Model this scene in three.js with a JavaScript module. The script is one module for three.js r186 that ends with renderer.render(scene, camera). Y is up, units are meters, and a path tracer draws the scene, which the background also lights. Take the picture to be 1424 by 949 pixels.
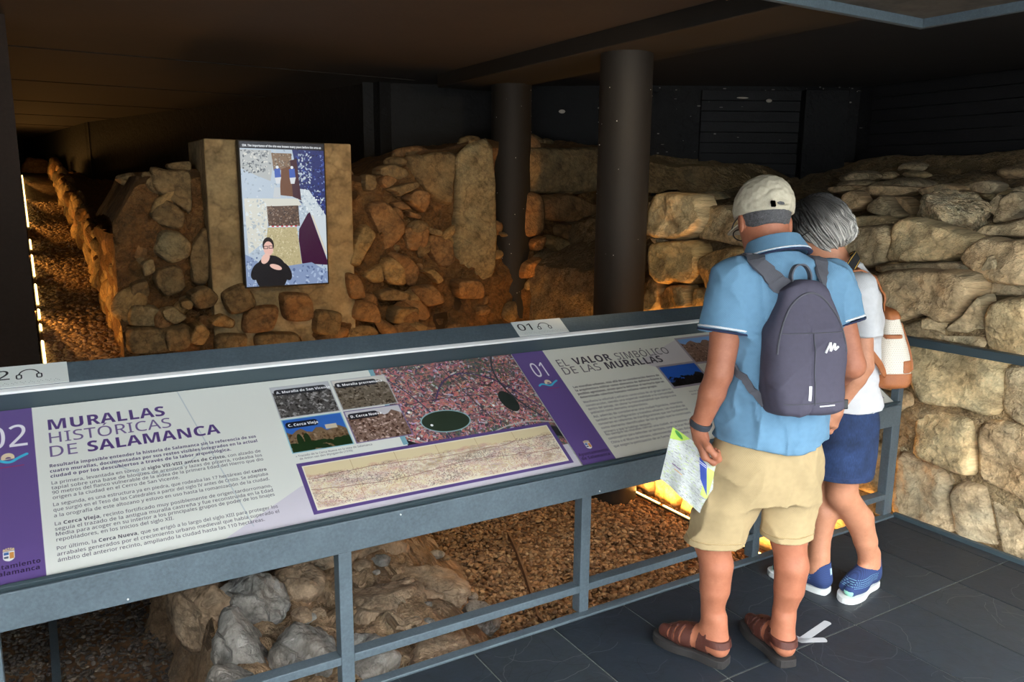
import * as THREE from 'three';
import { mergeGeometries, mergeVertices, toCreasedNormals } from 'three/addons/utils/BufferGeometryUtils.js';
import { RoundedBoxGeometry } from 'three/addons/geometries/RoundedBoxGeometry.js';
import { ImprovedNoise } from 'three/addons/math/ImprovedNoise.js';
import { RectAreaLightUniformsLib } from 'three/addons/lights/RectAreaLightUniformsLib.js';

RectAreaLightUniformsLib.init();
const scene = new THREE.Scene();

// ---------- camera ----------
const camera = new THREE.PerspectiveCamera(2 * Math.atan(949 / 2 / 1111.9) * 180 / Math.PI, 1424 / 949, 0.05, 200);
{
  const yaw = 31.195 * Math.PI / 180, pitch = 10.699 * Math.PI / 180, roll = 0.561 * Math.PI / 180;
  const f = new THREE.Vector3(Math.sin(yaw) * Math.cos(pitch), -Math.sin(pitch), -Math.cos(yaw) * Math.cos(pitch));
  const r = new THREE.Vector3(Math.cos(yaw), 0, Math.sin(yaw));
  const u = new THREE.Vector3().crossVectors(r, f);
  const r2 = r.clone().multiplyScalar(Math.cos(roll)).addScaledVector(u, Math.sin(roll));
  const u2 = u.clone().multiplyScalar(Math.cos(roll)).addScaledVector(r, -Math.sin(roll));
  camera.matrixAutoUpdate = true;
  camera.position.set(-3.726, 1.64, 2.334);
  camera.quaternion.setFromRotationMatrix(new THREE.Matrix4().makeBasis(r2, u2, f.clone().negate()));
}
scene.add(camera);

// ---------- sky seen through the open front of the hall ----------
scene.background = new THREE.Color().setRGB(0.95, 0.98, 1.0);
scene.backgroundIntensity = 23;

const renderer = new THREE.WebGLRenderer({ antialias: true });
renderer.toneMapping = THREE.LinearToneMapping;
renderer.toneMappingExposure = 1.0;
renderer.shadowMap.enabled = true;

// ---------- helpers ----------
let seed = 12345;
const rnd = () => { seed = (seed * 1664525 + 1013904223) >>> 0; return seed / 4294967296; };
const rr = (a, b) => a + (b - a) * rnd();
const noise = new ImprovedNoise();
const n3 = (x, y, z) => noise.noise(x + 31.7, y + 17.3, z + 53.9);
const fbm = (x, y, z, o = 4) => { let s = 0, a = 0.5, f = 1; for (let i = 0; i < o; i++) { s += a * n3(x * f, y * f, z * f); a *= 0.5; f *= 2.03; } return s; };
const clamp = (v, a, b) => Math.min(b, Math.max(a, v));
const lerp = (a, b, t) => a + (b - a) * t;
const sstep = (a, b, x) => { const t = clamp((x - a) / (b - a), 0, 1); return t * t * (3 - 2 * t); };
const V = (x, y, z) => new THREE.Vector3(x, y, z);
const used = new Map();
function numbered(name) { const k = used.get(name) ?? 0; used.set(name, k + 1); return k ? `${name}_${String(k).padStart(3, '0')}` : name; }
function shade(o) { o.castShadow = true; o.receiveShadow = true; return o; }
function tag(o, label, category, group, kind) {
  if (label) o.userData.label = label;
  if (category) o.userData.category = category;
  if (group) o.userData.group = group;
  if (kind) o.userData.kind = kind;
  return o;
}
function part(name, geo, mat, parent, label) { const m = shade(new THREE.Mesh(geo, mat)); m.name = name; if (label) m.userData.label = label; parent.add(m); return m; }
function thing(name, label, category, pos = [0, 0, 0], group) { const g = new THREE.Group(); g.name = numbered(name); g.position.set(...pos); tag(g, label, category, group); scene.add(g); return g; }
function solo(name, geo, mat, label, category, group) { const m = shade(new THREE.Mesh(geo, mat)); m.name = numbered(name); tag(m, label, category, group); scene.add(m); return m; }
function struct(name, geo, mat, label, category) { const m = geo ? shade(new THREE.Mesh(geo, mat)) : new THREE.Group(); m.name = numbered(name); tag(m, label, category, null, 'structure'); scene.add(m); return m; }
// box between two corners, uv in metres
function boxGeo(x0, y0, z0, x1, y1, z1) {
  const g = new THREE.BoxGeometry(x1 - x0, y1 - y0, z1 - z0); g.translate((x0 + x1) / 2, (y0 + y1) / 2, (z0 + z1) / 2); return boxUV(g);
}
function rbox(x0, y0, z0, x1, y1, z1, r = 0.004, s = 2) {
  const g = new RoundedBoxGeometry(x1 - x0, y1 - y0, z1 - z0, s, r); g.translate((x0 + x1) / 2, (y0 + y1) / 2, (z0 + z1) / 2); return boxUV(g);
}
function boxUV(g, ou = 0, ov = 0) {
  const p = g.attributes.position, n = g.attributes.normal, uv = new Float32Array(p.count * 2);
  for (let i = 0; i < p.count; i++) {
    const ax = Math.abs(n.getX(i)), ay = Math.abs(n.getY(i)), az = Math.abs(n.getZ(i));
    let u, v; if (ay >= ax && ay >= az) { u = p.getX(i); v = p.getZ(i); } else if (ax >= az) { u = p.getZ(i); v = p.getY(i); } else { u = p.getX(i); v = p.getY(i); }
    uv[2 * i] = u + ou; uv[2 * i + 1] = v + ov;
  }
  g.setAttribute('uv', new THREE.BufferAttribute(uv, 2)); return g;
}
function merge(list) { return mergeGeometries(list.map(g => { const h = g.index ? g.toNonIndexed() : g.clone(); for (const k of Object.keys(h.attributes)) if (!['position', 'normal', 'uv'].includes(k)) h.deleteAttribute(k); if (!h.attributes.uv) boxUV(h); return h; })); }
function tube(pts, r, seg = 24, rad = 8, closed = false) { return new THREE.TubeGeometry(new THREE.CatmullRomCurve3(pts, closed, 'centripetal'), seg, r, rad, closed); }
// flat band swept along points; half-width vector per point
function band(pts, sides, w, thick) {
  const n = pts.length, pos = [], idx = [];
  for (let i = 0; i < n; i++) {
    const t = pts[Math.min(n - 1, i + 1)].clone().sub(pts[Math.max(0, i - 1)]).normalize();
    const s = sides[i].clone().addScaledVector(t, -sides[i].dot(t)).normalize(), o = new THREE.Vector3().crossVectors(t, s);
    const ww = Array.isArray(w) ? w[i] : w;
    for (const [a, b] of [[-1, -1], [1, -1], [1, 1], [-1, 1]]) { const q = pts[i].clone().addScaledVector(s, a * ww / 2).addScaledVector(o, b * thick / 2); pos.push(q.x, q.y, q.z); }
    if (i) for (let k = 0; k < 4; k++) { const a = (i - 1) * 4 + k, b = (i - 1) * 4 + (k + 1) % 4, c = i * 4 + k, d = i * 4 + (k + 1) % 4; idx.push(a, c, b, b, c, d); }
  }
  idx.push(0, 1, 2, 0, 2, 3); const e = (n - 1) * 4; idx.push(e, e + 2, e + 1, e, e + 3, e + 2);
  let g = new THREE.BufferGeometry(); g.setAttribute('position', new THREE.Float32BufferAttribute(pos, 3)); g.setIndex(idx);
  g = toCreasedNormals(g, 0.9); return boxUV(g);
}
// ---------- textures ----------
function texFromFn(w, h, fn, srgb = true) {
  const d = new Uint8Array(w * h * 4);
  for (let j = 0; j < h; j++) for (let i = 0; i < w; i++) { const c = fn(i / w, j / h), k = 4 * (j * w + i); d[k] = clamp(c[0], 0, 255); d[k + 1] = clamp(c[1], 0, 255); d[k + 2] = clamp(c[2], 0, 255); d[k + 3] = 255; }
  const t = new THREE.DataTexture(d, w, h); t.wrapS = t.wrapT = THREE.RepeatWrapping; t.magFilter = THREE.LinearFilter; t.minFilter = THREE.LinearMipmapLinearFilter; t.generateMipmaps = true;
  if (srgb) t.colorSpace = THREE.SRGBColorSpace; t.needsUpdate = true; return t;
}
// tileable fbm on the unit square (torus blend)
function tfbm(u, v, f, o = 4, s = 0) {
  const wu = sstep(0.8, 1, u), wv = sstep(0.8, 1, v), g = (a, b) => fbm(a * f, b * f, s, o);
  const p = wu ? lerp(g(u, v), g(u - 1, v), wu) : g(u, v);
  return wv ? lerp(p, wu ? lerp(g(u, v - 1), g(u - 1, v - 1), wu) : g(u, v - 1), wv) : p;
}
function rep(t, k, l = k) { const c = t.clone(); c.repeat.set(k, l); c.needsUpdate = true; return c; }
function canvasTex(w, h, draw) {
  const c = document.createElement('canvas'); c.width = w; c.height = h; draw(c.getContext('2d'), w, h);
  const t = new THREE.CanvasTexture(c); t.colorSpace = THREE.SRGBColorSpace; t.anisotropy = 8; return t;
}
const std = (o) => new THREE.MeshStandardMaterial({ roughness: 0.8, metalness: 0, ...o });
const phys = (o) => new THREE.MeshPhysicalMaterial({ roughness: 0.8, metalness: 0, ...o });
const rgb = (r, g, b) => new THREE.Color().setRGB(r / 255, g / 255, b / 255, THREE.SRGBColorSpace);

// grain of weathered sandstone, neutral so that each stone's own colour tints it
const stoneTex = texFromFn(400, 400, (u, v) => {
  const a = tfbm(u, v, 5, 5, 1.3), b = tfbm(u, v, 22, 3, 7.7), c = tfbm(u, v, 70, 2, 3.1), vein = Math.pow(1 - Math.abs(tfbm(u, v, 6, 4, 12.4)) * 2.2, 6);
  const k = 228 + 80 * a + 55 * b + 40 * c - 46 * clamp(vein, 0, 1), w = 20 * tfbm(u, v, 4, 3, 21);
  return [k + w, k, k - w * 0.9 - 4];
});
const stoneBump = texFromFn(400, 400, (u, v) => {
  const a = tfbm(u, v, 8, 5, 1.3), b = tfbm(u, v, 30, 3, 7.7), c = tfbm(u, v, 90, 2, 3.1), crack = Math.pow(clamp(1 - Math.abs(tfbm(u, v, 6, 4, 12.4)) * 3, 0, 1), 4);
  const k = 140 + 100 * a + 75 * b + 45 * c - 70 * crack; return [k, k, k];
}, false);
const speckTex = texFromFn(256, 256, (u, v) => { const a = tfbm(u, v, 40, 3, 2.2), b = tfbm(u, v, 6, 3, 9.1), k = 205 + 95 * a + 50 * b; return [k + 6, k, k - 8]; });
const grainTex = texFromFn(256, 256, (u, v) => { const k = 225 + 40 * tfbm(u, v, 60, 3, 5.5) + 24 * tfbm(u, v, 4, 3, 8); return [k, k, k]; });
const grainBump = texFromFn(256, 256, (u, v) => { const k = 128 + 160 * tfbm(u, v, 50, 3, 5.5); return [k, k, k]; }, false);

const STONE = [
  [232, 204, 156], [220, 196, 156], [224, 192, 148], [196, 174, 140], [224, 188, 128],      // cut blocks of the right-hand wall
  [158, 118, 76], [148, 122, 84], [180, 146, 96], [166, 146, 108], [196, 138, 82],        // rubble of the back section
  [192, 164, 136], [170, 164, 158],                                                        // ruin beneath the desk
].map(([r, g, b]) => std({ color: rgb(r, g, b), map: rep(stoneTex, 1.6), bumpMap: rep(stoneBump, 2.6), bumpScale: 0.012, roughness: 0.93 }));
const M = {
  mortar: std({ color: rgb(176, 150, 112), map: rep(stoneTex, 2.2), bumpMap: rep(stoneBump, 3.5), bumpScale: 0.02, roughness: 1 }),
  earth: std({ color: rgb(142, 102, 58), map: rep(stoneTex, 1.8), bumpMap: rep(stoneBump, 4), bumpScale: 0.03, roughness: 1 }),
  steel: std({ color: rgb(102, 117, 126), roughness: 0.42, metalness: 0.15, map: rep(grainTex, 2), bumpMap: rep(grainBump, 8), bumpScale: 0.0004 }),
  steelDark: std({ color: rgb(60, 74, 80), roughness: 0.5, metalness: 0.1 }),
  black: std({ color: rgb(16, 16, 18), roughness: 0.75, map: rep(grainTex, 1.5), bumpMap: rep(stoneBump, 1), bumpScale: 0.01 }),
  columnPaint: std({ color: rgb(37, 34, 30), roughness: 0.7, map: rep(grainTex, 2) }),
  ceiling: std({ color: rgb(46, 38, 32), roughness: 0.9, map: rep(grainTex, 0.8) }),
  concrete: std({ color: rgb(186, 160, 118), map: rep(stoneTex, 0.7), bumpMap: rep(grainBump, 3), bumpScale: 0.002, roughness: 0.95 }),
  white: std({ color: rgb(235, 235, 232), roughness: 0.5 }),
  darkMetal: std({ color: rgb(40, 40, 40), roughness: 0.5, metalness: 0.3 }),
};
// ================= the place =================
const GY = -0.55;                                  // gravel level in the pit
// slate platform: each tile its own piece, joints recessed
{
  const veins = canvasTex(1024, 1024, (c, w, h) => {
    c.fillStyle = 'rgb(66,74,82)'; c.fillRect(0, 0, w, h);
    for (let i = 0; i < 5000; i++) { const k = rr(44, 92); c.fillStyle = `rgba(${k | 0},${(k * 1.07) | 0},${(k * 1.14) | 0},0.10)`; c.beginPath(); c.ellipse(rr(0, w), rr(0, h), rr(4, 46), rr(2, 16), rr(0, 3.1), 0, 7); c.fill(); }
    for (let i = 0; i < 90; i++) { let x = rr(0, w), y = rr(0, h), a = rr(0, 6.28); const bright = rnd() < 0.35; c.strokeStyle = bright ? `rgba(176,172,162,${rr(0.4, 0.8)})` : `rgba(30,34,40,${rr(0.4, 0.8)})`; c.lineWidth = rr(0.8, 2.2); c.beginPath(); c.moveTo(x, y); const n = 4 + rnd() * 26; for (let k = 0; k < n; k++) { a += rr(-0.5, 0.5); x += Math.cos(a) * 14; y += Math.sin(a) * 14; c.lineTo(x, y); } c.stroke(); }
  });
  veins.wrapS = veins.wrapT = THREE.RepeatWrapping;
  const bump = texFromFn(320, 320, (u, v) => { const k = 128 + 120 * tfbm(u, v, 6, 5, 4.4) + 60 * Math.round(3 * tfbm(u, v, 3, 3, 9)) / 3 + 30 * tfbm(u, v, 50, 2, 1); return [k, k, k]; }, false);
  const slate = [[160, 168, 176], [144, 152, 162], [168, 172, 176], [134, 144, 156]].map(([r, g, b]) => std({ color: rgb(r, g, b), map: rep(veins, 0.8), bumpMap: rep(bump, 1.2), bumpScale: 0.004, roughness: 0.55 }));
  const fl = struct('floor', boxGeo(-6.6, -0.62, 0.012, 0.0, -0.004, 4.45), std({ color: rgb(150, 160, 156), roughness: 0.9, map: rep(speckTex, 6) }), 'dark slate tiled visitor platform with pale joints', 'floor');
  for (let i = 0; i < 20; i++) for (let j = 0; j < 8; j++) {
    const x1 = -0.0845 - 0.3418 * (i - 1), x0 = x1 - 0.3418, z0 = 0.0 + 0.6 * j, z1 = z0 + 0.6;
    const a = Math.max(x0, -6.58) + 0.0028, b = Math.min(x1, -0.01) - 0.0028, c = Math.max(z0, 0.03) + 0.0025, d = Math.min(z1, 4.44) - 0.0025;
    if (b - a < 0.03 || d - c < 0.03) continue;
    const g = rbox(a, -0.02, c, b, 0, d, 0.0022, 1); boxUV(g, rr(0, 9), rr(0, 9));
    part('tile', g, slate[(i * 7 + j * 3 + (rnd() * 2 | 0)) % 4], fl);
  }
  // steel edge strip of the platform, and the fascia below it
  part('edge_strip', rbox(-6.6, -0.04, -0.012, 0.0, 0.006, 0.028, 0.003), M.steel, fl);
  part('edge_strip', rbox(-0.012, -0.03, 0.02, 0.012, 0.02, 4.4, 0.003), M.steelDark, fl);
}
// pit ground under the desk, street outside, shell of the hall
struct('ground', boxGeo(-6.7, GY - 0.12, -19.6, 3.6, GY - 0.02, 0.02), std({ color: rgb(150, 112, 78), map: rep(stoneTex, 2), roughness: 1 }), 'earth bed of the pit under the gravel', 'ground');
struct('pavement', boxGeo(-30, -0.7, 4.46, 24, -0.05, 34), std({ color: rgb(168, 168, 166), map: rep(grainTex, 2), roughness: 0.95 }), 'pale street paving outside the open front', 'pavement');
{
  const ce = struct('ceiling', boxGeo(-6.8, 2.64, -19.6, 3.7, 2.84, 2.75), M.ceiling, 'dark brown board-marked concrete ceiling', 'ceiling');
  part('beam', rbox(-0.48, 2.53, -4.35, 0.12, 2.66, 0.2, 0.01), M.columnPaint, ce, 'dark downstand beam over the columns');
  // board marks: shallow ribs left by the formwork
  for (let i = 0; i < 7; i++) part('board_joint', boxGeo(-6.6, 2.632, -18 + i * 2.2, -0.5, 2.642, -17.985 + i * 2.2), M.ceiling, ce);
}
for (const [x, z, l] of [[-0.215, -2.03, 'near black painted round column rising from the gravel beside the lit wall'], [-0.005, -3.86, 'slimmer-looking black round column against the rubble, under the beam end']]) {
  const g = new THREE.CylinderGeometry(0.175, 0.175, 3.2, 48, 1); g.translate(x, 2.54 - 1.6, z);
  const c = struct('column', g, M.columnPaint, l, 'column');
  for (let i = 0; i < 26; i++) { const a = rr(0, 6.28), y = rr(0.7, 2.5); const s = new THREE.IcosahedronGeometry(rr(0.0015, 0.004), 0); s.translate(x + Math.cos(a) * 0.1755, y, z + Math.sin(a) * 0.1755); part('paint_chip', s, M.white, c); }
}
// black walls round the back of the dig
function wallRun(name, pts, y0, y1, mat, label, t = 0.2) {
  const gs = [];
  for (let i = 0; i + 1 < pts.length; i++) {
    const [x0, z0] = pts[i], [x1, z1] = pts[i + 1], L = Math.hypot(x1 - x0, z1 - z0);
    const g = boxGeo(-0.1, y0, -t, L + 0.1, y1, 0); g.rotateY(-Math.atan2(z1 - z0, x1 - x0)); g.translate(x0, 0, z0); gs.push(g);
  }
  return struct(name, merge(gs), mat, label, 'wall');
}
const wb = wallRun('wall_back', [[-3.6, -19.4], [-2.74, -12.5], [-0.75, -5.2], [0.4, -4.75], [1.47, -3.85], [3.3, -2.75]], -0.6, 2.66, M.black, 'black painted rough wall above the excavated stones');
const wr = wallRun('wall_right', [[3.25, -2.9], [3.25, 2.75]], -0.6, 2.66, M.black, 'black boarded wall above the stone terrace');
wallRun('wall_left', [[-6.6, 2.75], [-6.6, -3.6]], -0.6, 2.66, M.black, 'black side wall of the hall');
wallRun('wall_end', [[-4.2, -19.4], [-3.4, -19.4]], -0.6, 2.66, M.black, 'black end wall of the lit trench');
struct('wall_trench', boxGeo(-6.7, -0.6, -19.5, -3.72, 2.66, -3.55), std({ color: rgb(58, 46, 38), roughness: 0.9, map: rep(grainTex, 1) }), 'dark brown wall flanking the lit trench', 'wall');
// front of the hall: piers and lintel round the wide opening to the street
{
  const f = struct('wall_front', merge([boxGeo(-6.8, -0.6, 2.7, -6.3, 4.2, 2.95), boxGeo(0.12, -0.6, 2.7, 3.7, 4.2, 2.95), boxGeo(-6.3, 2.4, 2.7, 0.12, 4.2, 2.95)]), M.concrete, 'front wall with a wide opening to the street', 'wall');
}
struct('sky_blocker_building', boxGeo(-22, -0.6, 13, 18, 8, 14), std({ color: rgb(160, 164, 166), map: rep(grainTex, 0.5), roughness: 0.95 }), 'unseen plain building added across the street to block low sky light', 'building');  // added out of view: cuts low sky so daylight fades towards the back
// boards of the black wall: painted planks and the boxed-in pier
{
  const dir = V(3.3 - 1.47, 0, -2.75 + 3.85).normalize(), nrm = V(-dir.z, 0, dir.x);   // along the diagonal wall, out of it
  const n2 = nrm.z > 0 ? nrm : nrm.negate();
  const m = std({ color: rgb(18, 18, 21), roughness: 0.7, map: rep(grainTex, 2), bumpMap: rep(grainBump, 2), bumpScale: 0.002 });
  for (let k = 0; k < 9; k++) { const y = 1.72 + k * 0.098; const g = rbox(0, y, 0, 0.95, y + 0.095, 0.03 + 0.006 * (k % 3), 0.004, 1); g.rotateY(-Math.atan2(dir.z, dir.x)); g.translate(1.47 + dir.x * 0.55, 0, -3.85 + dir.z * 0.55); part('plank', g, m, wb); }
  const g = rbox(0, 1.6, 0, 0.42, 2.6, 0.16, 0.012, 2); g.rotateY(-Math.atan2(dir.z, dir.x)); g.translate(1.47 + dir.x * 1.5, 0, -3.85 + dir.z * 1.5); part('boxed_pier', g, M.black, wb, 'black boxed pier with chipped top');
  for (let k = 0; k < 8; k++) { const y = 1.75 + k * 0.11; part('plank', rbox(3.19 + 0.004 * (k % 3), y, -2.6, 3.25, y + 0.107, 1.6, 0.004, 1), m, wr); }
  const chip = std({ color: rgb(196, 186, 170), roughness: 0.9 });
  for (const [x, z, y] of [[1.1, -4.05, 2.42], [1.25, -3.9, 2.3], [0.75, -4.2, 2.38], [2.9, -2.95, 2.56], [2.45, -3.2, 2.5], [2.2, -3.3, 2.52], [2.95, -2.9, 2.48]]) { const s = new THREE.IcosahedronGeometry(1, 1); s.scale(rr(0.03, 0.07), rr(0.008, 0.02), 0.01); s.rotateY(-0.5); s.translate(x, y, z + 0.02); part('paint_chip', s, chip, wb); }
}
{
  const chip = std({ color: rgb(150, 146, 140), roughness: 0.9 }), a = V(1.47, 0, -3.85), d = V(3.3 - 1.47, 0, -2.75 + 3.85);
  for (let i = 0; i < 70; i++) { const t = rr(-0.2, 1), y = 2.62 - 0.9 * Math.pow(rnd(), 1.7), s = new THREE.IcosahedronGeometry(1, 0), w = rr(0.003, 0.022); s.scale(w, Math.min(w, rr(0.002, 0.008)), 0.004); s.rotateY(-Math.atan2(d.z, d.x)); s.translate(a.x + d.x * t + (t < 0 ? -0.02 : 0), y, a.z + d.z * t + (t > 0.26 && t < 0.72 ? 0.045 : t > 0.68 ? 0.17 : 0.004)); part('paint_chip', s, chip, wb); }
}
// lowered soffit over the visitors: steel frame and dark board
{
  const s = thing('soffit_panel', 'steel-framed dark soffit board hanging over the visitor platform', 'soffit', [0, 2.4, 0]);
  const f = 0.055;
  part('frame', rbox(-6.0, 0, -0.075, -0.04, f, -0.045, 0.003), M.steel, s);
  part('frame', rbox(-0.07, 0, -0.045, -0.04, f, 2.68, 0.003), M.steel, s);
  part('board', boxGeo(-6.0, 0.04, -0.045, -0.07, 0.06, 2.68), std({ color: rgb(86, 80, 74), map: rep(stoneTex, 0.6), roughness: 0.8 }), s);
  for (const [x, z] of [[-1.2, 0.1], [-0.25, 0.4], [-1.2, 2.5], [-4, 0.3], [-4, 2.5]]) part('hanger', boxGeo(x - 0.01, 0.05, z - 0.01, x + 0.01, 0.25, z + 0.01), M.darkMetal, s);
}
// ================= stones =================
// a stone with a traced outline: smooth ring mesh bulging out of its wall; frame maps (a, b, out) to the world
function outlineStone(pts, bulge, map, sd, opt = {}) {
  const flat = []; for (let i = 0; i < pts.length; i += 2) flat.push(V(pts[i], pts[i + 1], 0));
  const curve = new THREE.CatmullRomCurve3(flat, true, 'catmullrom', 0.35);
  const S = opt.seg ?? 36, R = opt.rings ?? 9, rim = curve.getSpacedPoints(S).slice(0, S);
  let cx = 0, cy = 0; for (const p of rim) { cx += p.x / S; cy += p.y / S; }
  let size = 0; for (const p of rim) size += Math.hypot(p.x - cx, p.y - cy) / S;
  if (opt.grow) for (const p of rim) { p.x = cx + (p.x - cx) * opt.grow; p.y = cy + (p.y - cy) * opt.grow; }
  const pos = [], uv = [], idx = [], b = Math.min(bulge, size * 0.75), tilt = [(n3(sd, 1.1, 0) * 0.9) * b / size, (n3(sd, 2.2, 0) * 0.9) * b / size];
  const put = (x, y, o) => { const q = map(x, y, o); pos.push(q.x, q.y, q.z); uv.push(x + sd * 0.37, y + sd * 0.11); };
  const hgt = (x, y, t) => {
    const edge = Math.pow(1 - Math.pow(t, opt.pow ?? 7), 0.5);
    const rough = fbm(x * 5 + sd, y * 5, sd * 1.7, 4) * 0.55 + fbm(x * 16 + sd, y * 16, sd, 3) * 0.22, facet = Math.abs(n3(x * 3.2 + sd * 2, y * 3.2, sd)) * 0.5;
    return b * edge * (0.8 + rough - facet) + (tilt[0] * (x - cx) + tilt[1] * (y - cy)) * edge;
  };
  put(cx, cy, hgt(cx, cy, 0));
  for (let r = 1; r <= R; r++) {
    const t = Math.pow(r / R, 0.72);
    for (let s = 0; s < S; s++) { const p = rim[s]; const wob = 1 + 0.05 * n3(p.x * 9, p.y * 9, sd + 4) * (r === R ? 1 : t); const x = cx + (p.x - cx) * t * wob, y = cy + (p.y - cy) * t * wob; put(x, y, r === R ? -b * 0.35 : hgt(x, y, t * 0.985)); }
  }
  for (let s = 0; s < S; s++) put(cx + (rim[s].x - cx) * 0.96, cy + (rim[s].y - cy) * 0.96, -b * 1.1 - 0.03);
  for (let s = 0; s < S; s++) idx.push(0, 1 + s, 1 + (s + 1) % S);
  for (let r = 0; r < R; r++) for (let s = 0; s < S; s++) { const a = 1 + r * S + s, c = 1 + r * S + (s + 1) % S; idx.push(a, a + S, c, c, a + S, c + S); }
  const g = new THREE.BufferGeometry(); g.setAttribute('position', new THREE.Float32BufferAttribute(pos, 3)); g.setAttribute('uv', new THREE.Float32BufferAttribute(uv, 2)); g.setIndex(idx);
  g.computeVertexNormals(); return g;
}
// a loose stone: sphere cut by random planes, roughened; sx, sy, sz half sizes
function rockGeo(sx, sy, sz, sd, detail = 7, cuts = 9, rough = 0.12, soft = 10) {
  let g = new THREE.IcosahedronGeometry(1, detail); g.deleteAttribute('uv'); g.deleteAttribute('normal'); g = mergeVertices(g, 1e-4);
  const pl = []; const q = () => { const k = Math.sin((sd * 12.9898 + pl.length * 78.233 + pl.c++ * 3.17)) * 43758.5453; return k - Math.floor(k); }; pl.c = 1;
  for (let i = 0; i < cuts; i++) { const z = 2 * q() - 1, a = 6.283 * q(), r = Math.sqrt(1 - z * z); pl.push([r * Math.cos(a), z, r * Math.sin(a), 0.62 + 0.3 * q()]); }
  const p = g.attributes.position, uv = new Float32Array(p.count * 2);
  for (let i = 0; i < p.count; i++) {
    const x = p.getX(i), y = p.getY(i), z = p.getZ(i); let acc = 1;
    for (const [a, b, c, d] of pl) { const k = (x * a + y * b + z * c) / d; if (k > 0) acc += Math.pow(k, soft); }
    let r = Math.pow(acc, -1 / soft) * 1.12; r *= 1 + rough * (fbm(x * 2.2 + sd, y * 2.2, z * 2.2, 4) * 1.3 + fbm(x * 7 + sd, y * 7, z * 7, 3) * 0.5);
    p.setXYZ(i, x * r * sx, y * r * sy, z * r * sz);
    const ax = Math.abs(x), ay = Math.abs(y), az = Math.abs(z);
    uv[2 * i] = (ay > ax && ay > az ? x * sx : ax > az ? z * sz : x * sx) + sd; uv[2 * i + 1] = (ay > ax && ay > az ? z * sz : y * sy) + sd * 0.3;
  }
  g.setAttribute('uv', new THREE.BufferAttribute(uv, 2)); g.computeVertexNormals(); return g;
}
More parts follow.
